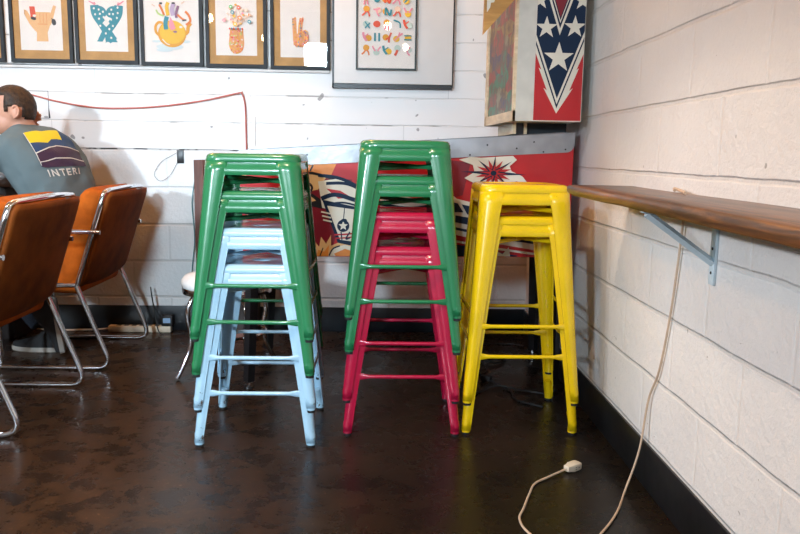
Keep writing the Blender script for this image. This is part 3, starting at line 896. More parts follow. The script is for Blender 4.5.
# arrow-shaped wooden sign fixed on the near side of the backbox
sg = thing('wooden_sign', 'orange-brown wooden sign with a white painted mark fixed in front of the pinball backbox', 'sign', (0.5, 2.93, 1.7))
mb = MB()
mb.prism([(x - 0.5, -0.012, z - 1.7) for x, z in ((0.381, 1.455), (0.386, 1.86), (0.66, 1.86), (0.60, 1.70))], (0, 0.026, 0), M['signwood'])
mb.build('board', sg, smooth=0)
a = Art(lambda u, v: (u - 0.5, v - 1.7), -0.0125, 0.0003)
a.poly([(0.392, 1.86), (0.391, 1.60), (0.392, 1.535), (0.404, 1.553), (0.406, 1.570), (0.418, 1.572), (0.428, 1.60), (0.44, 1.86)], M['creamink'])
a.build('painted_mark', sg)

# ------------------------------------------------------------------ shelf, bracket, cords on the right
mb = MB()
R = []
ny = 40
for i in range(ny + 1):
    y = 2.44 - i * (2.44 + 0.55) / ny
    w1 = 0.0006 * math.sin(y * 7.1) + 0.0008 * math.sin(y * 17 + 1)
    x0 = 0.611 + w1 * 1.3; z1 = 0.9035 + 0.004 * (y - 1.0) + 0.0012 * math.sin(y * 5); z0 = z1 - 0.030 - 0.005 * max(0, 2.0 - y) * .5 + w1 * .6
    if i == 0: z0 = z1 - .024
    R.append([(x0 + .004, y, z0), (x0, y, z0 + .005), (x0 + .001, y, z1 - .006), (x0 + .006, y, z1), (0.70, y, z1 + .001), (WX - .001, y, z1), (WX - .001, y, z0 + .002), (0.72, y, z0 + .001)])
off_s = Vector((-0.72, -1.0, -0.88))
mb.rings([[Vector(p) + off_s for p in r] for r in R], M['shelfwood'])
sh = mb.build('wall_shelf', smooth=50, loc=tuple(-off_s))
tag(sh, 'long rough-edged brown wood shelf board running along the white block wall', 'shelf')
br = thing('shelf_bracket', 'pale blue-grey metal bracket holding up the wooden shelf on the block wall', 'bracket', (WX, 1.80, 0.877))
MB().box((-0.008, -0.014, -0.185), (-0.0005, 0.014, -0.001), M['bracket'], 0.0015).build('wall_plate', br)
MB().box((-0.19, -0.014, -0.009), (-0.008, 0.014, -0.0015), M['bracket'], 0.0015).build('top_arm', br)
MB().tube([(-0.006, 0, -0.130), (-0.178, 0, -0.010)], 0, M['bracket'], 4, rf=lambda q: (0.010, 0.015)).build('brace', br)
mb = MB()
for z in (-0.035, -0.095, -0.155): mb.sphere((-0.0085, 0, z), (0.002, 0.004, 0.004), M['screw'], 10, 6)
mb.build('screws', br)

cordpts = [(0.80, 2.02, 0.914), (0.812, 2.05, 0.918), (0.800, 1.96, 0.913), (0.78, 1.90, 0.912)]
tag(MB().tube(smooth_path(cordpts), 0.004, M['cream_cord'], 8).build('cable_loop'), 'short loop of beige cable lying on the shelf against the wall', 'cable')
ec = thing('extension_cord', 'beige extension cord hanging from the shelf and curling over the floor to its outlet', 'extension cord', (0.6, 2.0, 0))
ofs = Vector((-0.6, -2.0, 0))
P = [(0.817, 1.985, 0.876), (0.817, 1.992, 0.80), (0.818, 2.03, 0.58), (0.818, 2.085, 0.389), (0.815, 2.146, 0.277), (0.795, 2.14, 0.12), (0.745, 2.10, 0.008),
     (0.68, 1.97, 0.005), (0.605, 1.857, 0.005), (0.53, 1.77, 0.005), (0.455, 1.77, 0.005), (0.404, 1.856, 0.005), (0.395, 1.93, 0.005), (0.419, 1.995, 0.005), (0.455, 2.09, 0.005),
     (0.484, 2.155, 0.005), (0.535, 2.20, 0.006), (0.598, 2.243, 0.012)]
MB().tube(smooth_path([Vector(p) + ofs for p in P]), 0.0034, M['cream_cord'], 8).build('cord', ec)
g = rounded((0.030, 0.017, 0.013), 0.006, 4)
for v in g.verts:
    if v.co.x < -0.012: v.co.y *= 0.72; v.co.z *= .8
mb = MB(); mb.merge(g, M['cream'], Matrix.Translation(Vector((0.626, 2.262, 0.0135)) + ofs) @ Matrix.Rotation(0.62, 4, 'Z'))
ou = mb.build('outlet_end', ec)
mb = MB()
fr_m = Matrix.Translation(Vector((0.626, 2.262, 0.0135)) + ofs) @ Matrix.Rotation(0.62, 4, 'Z')
for dx, dz in ((0.0, 0.003), (0.0, -0.004), (0.014, 0.0)):
    t_ = bmesh.new(); bmesh.ops.create_cube(t_, size=1)
    mb.merge(t_, M['screw'], fr_m @ Matrix.Translation((dx, -0.0172, dz)) @ Matrix.Diagonal((0.006, 0.001, 0.0016, 1)))
mb.build('slots', ou, smooth=0)

# black power cables on the floor under the machine
bc = thing('power_cable', 'black power cable with a plug curling on the floor behind the yellow stools', 'cable', (0.5, 3.4, 0))
ob = Vector((-0.5, -3.4, 0))
P = [(0.40, 3.78, .005), (0.50, 3.84, .005), (0.62, 3.87, .005), (0.72, 3.86, .005), (0.76, 3.80, .006)]
MB().tube(smooth_path([Vector(p) + ob for p in P]), 0.0045, M['rubber'], 8).build('upper_run', bc)
P = [(0.44, 3.72, .005), (0.52, 3.60, .005), (0.60, 3.60, .006), (0.62, 3.54, .006), (0.56, 3.47, .012), (0.50, 3.52, .012), (0.51, 3.42, .006), (0.49, 3.32, .005), (0.42, 3.26, .005)]
MB().tube(smooth_path([Vector(p) + ob for p in P]), 0.0045, M['rubber'], 8).build('coil', bc)
P = [(0.495, 3.20, .010), (0.53, 3.15, .006), (0.565, 3.06, .006), (0.57, 2.95, .005), (0.66, 2.86, .005)]
MB().tube(smooth_path([Vector(p) + ob for p in P]), 0.0045, M['rubber'], 8).build('plug_lead', bc)
P = [(0.38, 2.98, .005), (0.44, 3.06, .005), (0.52, 3.11, .014), (0.60, 3.08, .006), (0.70, 3.03, .005)]
MB().tube(smooth_path([Vector(p) + ob for p in P]), 0.0045, M['rubber'], 8).build('loose_run', bc)
g = rounded((0.024, 0.016, 0.014), 0.006, 3); mb = MB(); mb.merge(g, M['rubber'], Matrix.Translation(Vector((0.482, 3.215, .0145)) + ob) @ Matrix.Rotation(-.6, 4, 'Z')); mb.build('plug', bc)

# ------------------------------------------------------------------ framed pictures
FB, FT = 1.452, 2.00     # bottom and top of the row of frames
def framed(name, x0, x1, z0, z1, label, mat_fr, fw=0.018, kraft=True, y=BY - 0.022, th=0.022, group='framed prints hung in a row', paper_in=0.035, paper_b=.045, glass=True, tilt=0.0):
    xc, zc = (x0 + x1) / 2, (z0 + z1) / 2
    t = thing(name, label, 'framed print', (xc, y, zc), 0, group)
    t.rotation_euler = (0, tilt, 0)
    hw, hh = (x1 - x0) / 2, (z1 - z0) / 2
    mb = MB()
    o_ = [(-hw, -hh), (hw, -hh), (hw, hh), (-hw, hh)]; i_ = [(-hw + fw, -hh + fw), (hw - fw, -hh + fw), (hw - fw, hh - fw), (-hw + fw, hh - fw)]
    for k in range(4):
        k2 = (k + 1) % 4
        mb.prism([(o_[k][0], 0, o_[k][1]), (o_[k2][0], 0, o_[k2][1]), (i_[k2][0], 0, i_[k2][1]), (i_[k][0], 0, i_[k][1])], (0, th, 0), mat_fr)
    mb.build('frame', t, smooth=0)
    MB().box((-hw + fw - .002, 0.0085, -hh + fw - .002), (hw - fw + .002, 0.0105, hh - fw + .002), M['kraft'] if kraft else M['paper']).build('mat_board' if kraft else 'sheet', t, smooth=0)
    if kraft:
        a, b = hw - fw - paper_in, hh - fw - paper_b
        MB().box((-a, 0.0075, -b), (a, 0.0084, b), M['paper']).build('sheet', t, smooth=0)
    if glass: MB().box((-hw + fw - .001, 0.0030, -hh + fw - .001), (hw - fw + .001, 0.0036, hh - fw + .001), M['glass']).build('glass', t, smooth=0)
    return t, xc, zc

PXM = 0.00552   # metres per photo pixel on the back wall
def art_for(t, xc, zc, u0, v0, x_at, z_at):
    """artwork drawn in photo-sized units around (u0,v0), which sits at (x_at,z_at)"""
    return Art(lambda u, v: (x_at + (u - u0) * PXM - xc, z_at - (v - v0) * PXM - zc), 0.0072, 0.00012)

fl, xc, zc = framed('picture_frame', -2.325, -1.998, FB, FT, 'charcoal picture frame with brown mat cut by the left edge of the photo', M['frame'])
# 1 shaka hand
t, xc, zc = framed('picture_frame', -1.965, -1.640, FB, FT, 'framed print of a tan hand with thumb and little finger out, above the man', M['frame'])
a = art_for(t, xc, zc, 41, 40, -1.800, 1.566)
s_ = INK['skin']
a.poly([(36, 41), (47, 41), (46.5, 31), (36.5, 31)], s_)
a.poly([(36.5, 33), (34, 29), (33, 20), (34, 14), (50, 14), (50.5, 22), (48.5, 28), (46.5, 33)], s_)
a.stroke([(37, 30), (32, 24), (27, 15), (25.5, 14)], 5, s_, lambda q: 1 - .3 * q)
a.stroke([(48, 25), (51, 18), (53, 12), (54.5, 8)], 4.2, s_, lambda q: 1 - .35 * q)
a.stroke([(37.5, 25), (47, 25)], .5, INK['orange']); 
for u in (40, 43.2, 46.4): a.stroke([(u, 15), (u, 24)], .35, INK['orange'])
a.poly([(30.5, 9), (35.5, 9), (36.5, 19), (31.5, 20)], INK['red']); a.ell(34, 20, 2.6, 1.4, INK['black'], rot=.2); a.ell(35, 17.5, 1.6, 1.2, INK['white'])
a.ell(53, 23, 2.1, 3.1, INK['black'], rot=-.2); a.stroke([(51, 19.5), (52, 22)], .6, INK['black'])
a.build('artwork', t)
# 2 crossed spotted legs
t, xc, zc = framed('picture_frame', -1.625, -1.298, FB, FT, 'framed print of crossed teal legs with white dots and pink feet', M['frame'])
a = art_for(t, xc, zc, 107, 40, -1.464, 1.563)
te = INK['teal']
a.stroke([(97, 6), (98, 14), (103, 22), (108, 30), (114, 39)], 8.5, te, lambda q: .95)
a.stroke([(120, 6), (119, 14), (114, 22), (108, 30), (103, 39)], 8.5, te, lambda q: .95)
a.ell(102.5, 12, 6.2, 5, te, rot=.6); a.ell(113.5, 12, 6.2, 5, te, rot=-.6)
a.poly([(98, 39.5), (118, 40), (113, 33), (103, 33)], te)
a.poly([(107.5, 18.5), (111, 22.5), (107.5, 26), (104, 22.5)], INK['white']); a.poly([(103, 40.5), (106, 35.5), (106.5, 40.5)], INK['white'])
for u, v in ((96.5, 9), (101, 10), (105, 12), (97.5, 14.5), (102, 14), (101, 18.5), (105.5, 17), (113, 10), (111, 14), (114.5, 14), (119, 8), (119, 13), (118, 17.5), (112.5, 19), (102, 25), (114, 25), (110.5, 28), (107, 32), (112, 36)):
    a.ell(u, v, .95, 1.1, INK['white'], 10)
a.stroke([(98, 5.5), (95, 4), (92, 2.5)], 2, INK['pink'], lambda q: 1 - .7 * q); a.stroke([(98, 5.5), (97, 3.5)], 1.4, INK['pink'])
a.stroke([(119, 5.5), (122, 4), (125, 2)], 2, INK['pink'], lambda q: 1 - .7 * q); a.stroke([(119, 5.5), (120, 3)], 1.4, INK['pink'])
a.build('artwork', t)
# 3 teapot
t, xc, zc = framed('picture_frame', -1.283, -0.955, FB - .004, FT, 'framed print of a golden yellow teapot with tiny figures climbing in', M['frame'], kraft=False)
a = art_for(t, xc, zc, 171, 40, -1.125, 1.562)
for u, v, r in ((158, 38, 5), (184, 38, 6), (170, 43, 13), (165, 46, 8)): a.ell(u, v, r, r * .22, INK['shadow'])
a.stroke([(163, 34), (157.5, 30), (157, 24), (160, 20.5), (164, 21)], 2.4, INK['gold'])
a.stroke([(182, 32), (187, 29), (188, 24), (191, 21)], 4, INK['gold'], lambda q: 1 - .4 * q)
a.ell(172.5, 31, 13.5, 12.5, INK['gold'], 28); a.ell(173, 29.5, 12.2, 10.8, INK['yellow'], 28)
a.stroke([(163, 36), (167, 40), (170, 41)], .8, INK['white']); a.ell(181, 24.5, 1.6, 1, INK['white'])
a.stroke([(186, 22.5), (190, 19), (189, 14), (185.5, 10)], 2.2, INK['orange'])
a.stroke([(168, 15), (166.5, 21), (167, 27)], 4, te); a.poly([(171, 15), (174, 20), (176, 26), (172, 28), (169.5, 24)], INK['pink'])
a.stroke([(165.5, 14), (163, 8), (161, 4)], 2, INK['orange']); a.stroke([(169, 14), (168, 6), (169.5, 2)], 3.4, INK['yellow']); a.stroke([(174, 14), (173, 8), (175, 3)], 4, INK['lilac'])
a.stroke([(177, 16), (177, 11), (179, 5)], 2.4, INK['plum']); a.stroke([(178, 13), (182, 16.5), (185, 18)], 1.8, INK['orange']); a.stroke([(182.5, 18.5), (186.5, 18)], 1.3, INK['black'])
a.stroke([(165, 14.5), (160, 12.5), (158, 9)], 1.7, INK['lime']); a.ell(162.5, 3, 1.6, 1, INK['black']); a.ell(174.5, 2.6, 1.8, .9, INK['black']); a.ell(175.5, 29, 2, .9, INK['plum'])
a.stroke([(154, 4), (157, 6)], 1, INK['peach']); a.stroke([(182, 3), (185, 1)], 1, INK['peach'])
a.build('artwork', t)
# 4 flower vase
t, xc, zc = framed('picture_frame', -0.940, -0.617, FB - .008, FT, 'framed print of a mosaic vase bursting with small flowers', M['frame'])
a = art_for(t, xc, zc, 235, 40, -0.778, 1.558)
a.ell(235, 38, 7.4, 9.8, INK['amber'], 24); a.poly([(229, 24), (241.5, 24), (242.5, 38), (227.8, 38)], INK['amber'])
cl = [INK['orange'], INK['yellow'], INK['pink'], INK['lime'], INK['red'], INK['white'], INK['gold']]
rr = random.Random(3)
for i in range(80):
    v = 25 + rr.random() * 22; hw = 6.2 if v < 38 else 6.8 * math.sqrt(max(.02, 1 - ((v - 38) / 10) ** 2))
    a.ell(235 + (rr.random() * 2 - 1) * hw, v, .95, .6, rr.choice(cl), 6, rot=rr.random() * 3)
for i in range(7): a.ell(229 + i * 2, 24.5, .8, 1, INK['teal'] if i % 2 else INK['red'], 8)
for i in range(20):
    th = -PI * (0.12 + .76 * rr.random()); r = 4 + rr.random() * 16
    u, v = 235 + r * math.cos(th) * .85, 22 + r * math.sin(th)
    a.stroke([(235, 23), ((235 + u) / 2 + rr.uniform(-2, 2), (22 + v) / 2), (u, v)], .35, INK['peach'], k=3)
    a.ell(u, v, rr.uniform(.8, 1.5), rr.uniform(.8, 1.5), rr.choice([INK['orange'], INK['peach'], INK['yellow'], INK['pink'], INK['peach'], INK['gold']]), 8)
for u, v, r, c in ((230.5, 4.5, 1.7, 'green'), (238, 5.2, 1.8, 'red'), (232, 9.5, 1.8, 'teal'), (239, 14.5, 2.2, 'orange'), (248, 18, 1.8, 'teal'), (224, 17, 1.6, 'pink'), (245, 7.5, 1.6, 'peach'), (234.5, 20.5, 2, 'yellow')):
    a.ell(u, v, r, r, INK[c], 10); a.ell(u, v, r * .4, r * .4, INK['white'], 8)
a.build('artwork', t)
# 5 mosaic hand
t, xc, zc = framed('picture_frame', -0.598, -0.281, FB - .012, FT, 'framed print of a mosaic rock-sign hand with a window reflected in its glass', M['frame'])
a = art_for(t, xc, zc, 300, 40, -0.445, 1.556)
def mosaic(P, wd):
    P2 = smooth_path([(p[0], p[1], 0) for p in P], 8)
    a.stroke(P, wd, INK['amber'])
    for p in P2[::2]:
        for _ in range(3):
            a.ell(p.x + rr.uniform(-wd, wd) * .38, p.y + rr.uniform(-.5, .5), .8, .6, rr.choice([INK['orange'], INK['yellow'], INK['pink'], INK['teal'], INK['red'], INK['gold'], INK['plum']]), 6, rot=rr.random() * 3)
a.poly([(294, 28), (307, 26), (308, 34), (304, 40), (297, 40), (294, 34)], INK['amber'])
mosaic([(295.2, 13), (295.5, 22), (296.5, 38)], 4); mosaic([(302.5, 13), (301.2, 20), (300.5, 30), (300, 39)], 4); mosaic([(303, 27), (306.5, 26), (307, 33), (304, 37)], 3.6)
a.build('artwork', t)

# white board fixed to the wall with the poster on it
wb = thing('wall_board', 'large white painted board standing proud of the back wall behind the poster', 'board', (0.062, BY - .03, 1.7))
MB().box((-0.320, -0.002, -0.328), (0.312, 0.010, 0.55), M['white'], 0.002).build('panel', wb)
mb = MB(); mb.box((-0.330, 0.0, -0.352), (0.312, 0.0295, -0.330), M['black']); mb.box((-0.331, 0.0, -0.352), (-0.3215, 0.0295, 0.55), M['black']); mb.box((0.3135, 0.0, -0.340), (0.3185, 0.0295, 0.55), M['black']); mb.build('dark_gap_strip', wb, smooth=0)  # black side edges; the bottom strip's black stands in for a shadow gap
t, xc, zc = framed('poster_frame', -0.142, 0.180, 1.443, 2.0, 'slim black-framed poster of bright bent figures in rows, on the white board', M['frameblack'], 0.0085, False, BY - 0.052, 0.018, None)
a = Art(lambda u, v: ((u - 386.5) * 0.00535, 1.443 + (69.5 - v) * 0.00535 - zc), 0.0072, 0.00012)
warm_ = ['orange', 'yellow', 'red', 'pink', 'teal', 'mint', 'gold', 'peach']
rr = random.Random(11)
rows = [50.5, 38, 25.5, 13.5, 2, -9.5, -21]
cells = {(0, 0): ('gold', 'orange', 'legs'), (0, 1): ('mint', 'pink', 'up'), (0, 2): ('yellow', 'teal', 'side'), (0, 3): ('mint', 'red', 'down'), (0, 4): ('mint', 'pink', 'tee'),
         (1, 0): ('gold', 'pink', 'side'), (1, 1): (None, 'teal', 'ii'), (1, 2): ('gold', 'red', 'y'), (1, 3): ('yellow', 'pink', 'diag'), (1, 4): ('yellow', 'teal', 'eq'),
         (2, 0): ('mint', 'teal', 'x'), (2, 1): ('red', 'red', 'blob'), (2, 2): ('gold', 'pink', 'feet'), (2, 3): (None, 'teal', 'seven'), (2, 4): ('mint', 'red', 'side'),
         (3, 0): ('gold', 'red', 'legs'), (3, 1): ('peach', 'pink', 'tee'), (3, 2): ('gold', 'teal', 'n'), (3, 3): ('peach', 'red', 'legs'), (3, 4): ('yellow', 'pink', 'up'),
         (4, 0): ('gold', 'pink', 'feet'), (4, 1): ('mint', 'teal', 'blob'), (4, 2): ('gold', 'red', 'n'), (4, 3): ('gold', 'pink', 'legs'), (4, 4): ('yellow', 'teal', 'diag')}
forms = ['legs', 'up', 'side', 'down', 'tee', 'y', 'x', 'n', 'diag']
for r_, vv in enumerate(rows):
    for c_ in range(5):
        uu = 366.0 + c_ * 10.2 + .5 * (r_ % 2) + vv * 0.012
        disc, limb, form = cells.get((r_, c_), (rr.choice(warm_), rr.choice(warm_), rr.choice(forms)))
        lm = INK[limb]
        if disc:
            dx, dy = {'legs': (0, -2.2), 'feet': (0, -1.5), 'up': (0, 2), 'side': (1.8, 1), 'down': (.5, -2.4), 'tee': (1.4, -1), 'y': (-1.6, 0), 'n': (-1.5, 0), 'diag': (-1.2, 1.4)}.get(form, (0, 0))
            a.ell(uu + dx, vv + dy, 3.2, 3.0, INK[disc], 16)
        def st(P, w_=1.5): a.stroke([(uu + p, vv + q) for p, q in P], w_, lm, k=4)
        if form == 'legs': st([(-.5, 0), (-2.5, 2.5), (-4.5, 4.2)]); st([(.5, 0), (2.2, 2), (2.8, 5)])
        elif form == 'feet': st([(-1.5, 1.5), (-1.5, 4.5), (-2.6, 4.8)]); st([(1.5, 1.5), (1.5, 4.5), (2.6, 4.8)])
        elif form == 'up': st([(-1, 1), (-2.8, -1.5), (-4, -4)]); st([(1, 1), (2.6, -1.5), (4.2, -3.5)])
        elif form == 'side': st([(-3.5, -4.5), (-2.6, 0), (.2, 3.8)], 2.3); st([(-2.6, 0), (1.5, -3)], 1.2)
        elif form == 'down': st([(.5, -.5), (-.6, 2), (-2, 4.8)], 2.4)
        elif form == 'tee': st([(-3.4, -1.8), (0, -1.8), (3.2, -3)]); st([(0, -1.8), (.4, 2), (2.4, 4.6)])
        elif form == 'ii': st([(-2, -4), (-2, 4)], 1.9); st([(2.2, -4), (2.2, 4)], 1.9)
        elif form == 'y': st([(4, -4.5), (2, 0), (1.6, 5)], 1.8); st([(2, 0), (-1.5, 2)], 1.4)
        elif form == 'diag': st([(-3, 3), (1, -1), (5, -4)], 1.6); st([(1, -1), (2, -5)], 1.2)
        elif form == 'eq': st([(-3.6, -1.8), (3.6, -1.8)], 1.3); st([(-3.6, 2), (3.6, 2)], 1.3)
        elif form == 'x': st([(-1, -2), (3.6, 4.2)], 1.3); st([(3.8, -1), (-1, 4)], 1.3)
        elif form == 'seven': st([(-3.6, -4), (2.5, -1.6), (3.2, 3.4)], 1.4)
        elif form == 'n': st([(-1.6, 3.5), (-1.4, -3.2), (2.4, 3.4), (4, -2)], 2.0)
        elif form == 'blob': a.ell(uu + .8, vv, 3, 3.2, lm, 14)
a.build('artwork', t)

# ------------------------------------------------------------------ things on and by the back wall
rc = thing('hung_cord', 'thin red cord draped along the white plank wall and dropping from a hook', 'cord', (-1.25, BY, 1.23))
o3 = Vector((1.25, -BY, -1.23))
P = [(-2.35, 4.128, 1.33), (-2.1, 4.128, 1.325), (-1.897, 4.128, 1.288), (-1.73, 4.128, 1.249), (-1.518, 4.128, 1.221), (-1.251, 4.128, 1.229), (-0.982, 4.128, 1.265), (-0.775, 4.126, 1.311), (-0.755, 4.126, 1.309), (-0.742, 4.128, 1.27), (-0.737, 4.128, 1.20), (-0.735, 4.128, 1.05), (-0.734, 4.128, 0.96)]
MB().tube(smooth_path([Vector(p) + o3 for p in P]), 0.0048, M['redcord'], 8).build('cord', rc)
MB().sphere(Vector((-0.762, 4.13, 1.316)) + o3, (0.012, 0.008, 0.012), M['white'], 12, 8).build('hook', rc)
mb = MB(); mb.tube([(0, 0, 0), (0, 0, -.16)], .0022, M['white'], 6)
tag(mb.build('thin_wire', loc=(-0.688, 4.131, 1.19)), 'thin pale wire hanging straight down beside the red cord end', 'wire')

vt = thing('wall_opening', 'small black square socket opening in the white wall left of the green stools', 'outlet box', (-1.095, BY, 0.968))
MB().box((-0.019, -0.003, -0.036), (0.019, -0.0005, 0.036), M['black'], 0.001).build('socket', vt)
MB().tube([(-0.010, -0.004, -.02), (-0.06, -0.010, -.11), (-0.115, -0.008, -.14), (-.15, -.006, -.1), (-.11, -.006, -.03), (-.02, -.004, .02)], 0.0010, M['screw'], 6, fillet=.05).build('loose_wire', vt)
P = [(-1.005, 4.126, 0.93), (-1.010, 4.122, 0.88), (-1.035, 4.122, 0.72), (-1.026, 4.122, 0.52), (-1.045, 4.122, 0.34), (-1.05, 4.120, 0.14), (-1.045, 4.115, 0.012)]
tag(MB().tube(smooth_path(P), 0.0032, M['teal'], 8).build('wall_cable'), 'thin dark teal cable running down the wall left of the brown cabinet', 'cable')

cb = thing('cabinet', 'dark cabinet with a reddish-brown wooden frame half hidden behind the left stack', 'cabinet', (-0.81, 3.99, 0))
MB().box((-0.142, -0.085, 0.0), (0.142, 0.125, 0.955), M['darkpanel']).build('body', cb, smooth=0)
mb = MB()
for x0, x1, z0, z1 in ((-0.155, -0.105, 0, 0.955), (0.105, 0.155, 0, 0.955), (-0.105, 0.105, 0.915, 0.955), (-0.105, 0.105, 0.0, 0.05)):
    mb.box((x0, -0.100, z0), (x1, -0.084, z1), M['wood_brown'], 0.003)
mb.build('face_frame', cb)

ps = thing('power_strip', 'cream power strip lying on the floor against the back wall by the chairs', 'power strip', (-1.33, 4.085, 0))
MB().box((-0.172, -0.022, 0.001), (0.172, 0.022, 0.036), M['cream'], 0.005).build('housing', ps)
mb = MB()
for i in range(6): mb.box((-0.13 + i * .042, -0.012, 0.0355), (-0.105 + i * .042, 0.012, 0.0368), M['screw'])
mb.build('sockets', ps, smooth=0)
MB().tube(smooth_path([(-0.17, 0, .018), (-0.24, -.004, .012), (-0.36, .006, .006), (-0.46, .0, .006), (-.575, .01, .006)]), 0.0045, M['cream_cord'], 8).build('cord', ps)
pa = thing('power_adapter', 'black plug-in adapter with a blue-white label on the end of the power strip', 'adapter', (-1.180, 4.085, 0.0372))
MB().box((-0.030, -0.022, 0), (0.034, 0.022, 0.062), M['rubber'], 0.006).build('body', pa)
MB().box((-0.018, -0.0235, 0.018), (0.022, -0.0222, 0.046), M['adapter']).build('label', pa, smooth=0)
P = [(-1.20, 4.06, .085), (-1.235, 4.03, .16), (-1.255, 4.05, .26), (-1.235, 4.05, .10), (-1.20, 4.02, .006), (-1.10, 4.02, .005), (-1.02, 3.99, .005)]
tag(MB().tube(smooth_path(P), 0.003, M['rubber'], 8).build('adapter_cable'), 'thin black cable rising from the adapter and dropping to the floor', 'cable')

# low round stool with bent chrome legs
rs = thing('round_stool', 'low round white-topped stool with wavy chrome legs behind the left stack', 'stool', (-0.690, 3.34, 0), 0.0)
mb = MB()
nn = 40
def circ(r, z): return [(r * math.cos(2 * PI * i / nn), r * math.sin(2 * PI * i / nn), z) for i in range(nn)]
mb.rings([circ(.02, .462), circ(.15, .460), circ(.185, .450), circ(.200, .432), circ(.203, .415), circ(.197, .402), circ(.02, .402)], M['vinylwhite']); mb.build('seat', rs, smooth=60)
mb = MB(); mb.rings([circ(.15, .375), circ(.197, .375), circ(.199, .3905), circ(.197, .4015), circ(.15, .4015)], M['chrome']); mb.build('rim', rs, smooth=30)
for k in range(4):
    th = math.radians(216 + 90 * k)
    d = Vector((math.cos(th), math.sin(th), 0))
    prof = [(0.150, .376), (0.180, .33), (0.190, .27), (0.178, .20), (0.184, .13), (0.215, .06), (0.245, .008)]
    MB().tube(smooth_path([d * r + Vector((0, 0, z)) for r, z in prof]), 0.0105, M['chrome'], 12).build('leg', rs)
mb = MB(); mb.tube(circ(.170, .19) + [circ(.170, .19)[0]], 0.007, M['chrome'], 8); mb.build('foot_ring', rs)

ct = thing('counter', 'dark brown wooden counter against the back wall at the left edge behind the man', 'counter', (-2.50, 3.99, 0))
MB().box((-0.52, -0.11, 0.0), (0.58, 0.12, 0.80), M['darkpanel'], 0.003).build('body', ct)
MB().box((-0.54, -0.14, 0.802), (0.62, 0.13, 0.868), M['tabletop'], 0.005).build('top', ct)
# dark table at the left edge
tb = thing('table', 'dark wooden table edge at the far left under the man\'s arm', 'table', (-2.46, 3.15, 0))
MB().box((-0.62, -0.66, 0.735), (0.60, 0.60, 0.770), M['tabletop'], 0.006).build('top', tb)
for sx_ in (-1, 1):
    for sy_ in (-1, 1):
        MB().cyl((sx_ * 0.50, 0.04 + sy_ * 0.54, 0.735), (sx_ * 0.50, 0.04 + sy_ * 0.54, 0.0), 0.025, 0.02, M['black'], 12).build('leg', tb)

# ------------------------------------------------------------------ the seated man
mn = thing('person', 'man in a grey-blue printed T-shirt seated leaning left, one hand behind his neck', 'person', (-1.55, 3.62, 0))
MO = Vector((1.55, -3.62, 0))
FW = Vector((-0.90, 0.43, 0)).normalized()      # the way the torso faces
RT = Vector((FW.y, -FW.x, 0))                    # his right
def ring(c, hw, dp, tiltf=0.0, n=28, back=1.0, front=1.0):
    out = []
    for i in range(n):
        th = 2 * PI * i / n
        cx_, sx_ = math.cos(th), math.sin(th)
        e = 2.4
        r1 = math.copysign(abs(cx_) ** (2 / e), cx_); r2 = math.copysign(abs(sx_) ** (2 / e), sx_)
        dd = dp * (front if r2 > 0 else back)
        dirv = (FW * math.cos(tiltf) - Vector((0, 0, 1)) * math.sin(tiltf))
        out.append(Vector(c) + RT * hw * r1 + dirv * dd * r2 + MO)
    return out
def torso_rings(g):
    return [ring((-1.550, 3.62, 0.46), 0.170 + g, 0.120 + g, 0.0), ring((-1.540, 3.62, 0.58), 0.172 + g, 0.120 + g, .0), ring((-1.530, 3.62, 0.71), 0.170 + g, 0.118 + g, .05),
            ring((-1.548, 3.62, 0.82), 0.182 + g, 0.124 + g, .35), ring((-1.588, 3.625, 0.91), 0.200 + g, 0.130 + g, .65), ring((-1.640, 3.63, 0.985), 0.200 + g, 0.115 + g, .9),
            ring((-1.680, 3.64, 1.032), 0.165 + g * .6, 0.085 + g * .6, 1.0), ring((-1.705, 3.645, 1.064), 0.085 + g * .4, 0.062 + g * .4, 1.0)]
def remesh(o, vox, sm=4, disp=0):
    r = o.modifiers.new('remesh', 'REMESH'); r.mode = 'VOXEL'; r.voxel_size = vox; r.use_smooth_shade = True
    s = o.modifiers.new('smooth', 'SMOOTH'); s.iterations = sm; s.factor = 0.5
    return o
SHL = Vector((-1.715, 3.63, 0.97)) - RT * 0.16; SHR = Vector((-1.70, 3.63, 0.98)) + RT * 0.165
ELL = Vector((-2.02, 3.36, 0.835)); WRL = Vector((-2.22, 3.42, 0.80))
ELR = Vector((-1.98, 3.98, 1.0)); WRR = Vector((-1.770, 3.80, 1.11))
HC = Vector((-1.732, 3.62, 1.168))
HF = Vector((-0.93, -0.30, 0)).normalized(); HS = Vector((-HF.y, HF.x, 0))   # face direction, his left
mb = MB()
mb.rings(torso_rings(-0.012), M['skin'])
mb.tube([Vector(p) + MO for p in ((-1.655, 3.64, 1.01), (-1.70, 3.635, 1.08), (-1.725, 3.63, 1.14))], 0, M['skin'], 16, rf=lambda q: 0.068 - .008 * q)
mb.sphere(HC + MO + Vector((0, 0, .02)), (0.094, 0.076, 0.098), M['skin'], 24, 16)
mb.sphere(HC + MO + HF * .035 + Vector((0, 0, -.045)), (0.070, 0.058, 0.066), M['skin'], 20, 14)
mb.sphere(HC + MO + HF * .085 + Vector((0, 0, -.082)), (0.022, 0.026, 0.018), M['skin'], 12, 8)    # chin
mb.sphere(HC + MO + HF * .106 + Vector((0, 0, -.015)), (0.018, 0.012, 0.022), M['skin'], 12, 8)    # nose
mb.sphere(HC + MO + HF * .096 + Vector((0, 0, .018)), (0.016, 0.035, 0.012), M['skin'], 12, 8)     # brow
mb.sphere(HC + MO + HF * .094 + Vector((0, 0, -.052)), (0.012, 0.022, 0.010), M['skin'], 12, 8)    # lips
for s in (-1, 1):
    mb.sphere(HC + MO - HF * .016 + HS * .084 * s + Vector((0, 0, -.004)), (0.021, 0.013, 0.032), M['skin'], 14, 10)
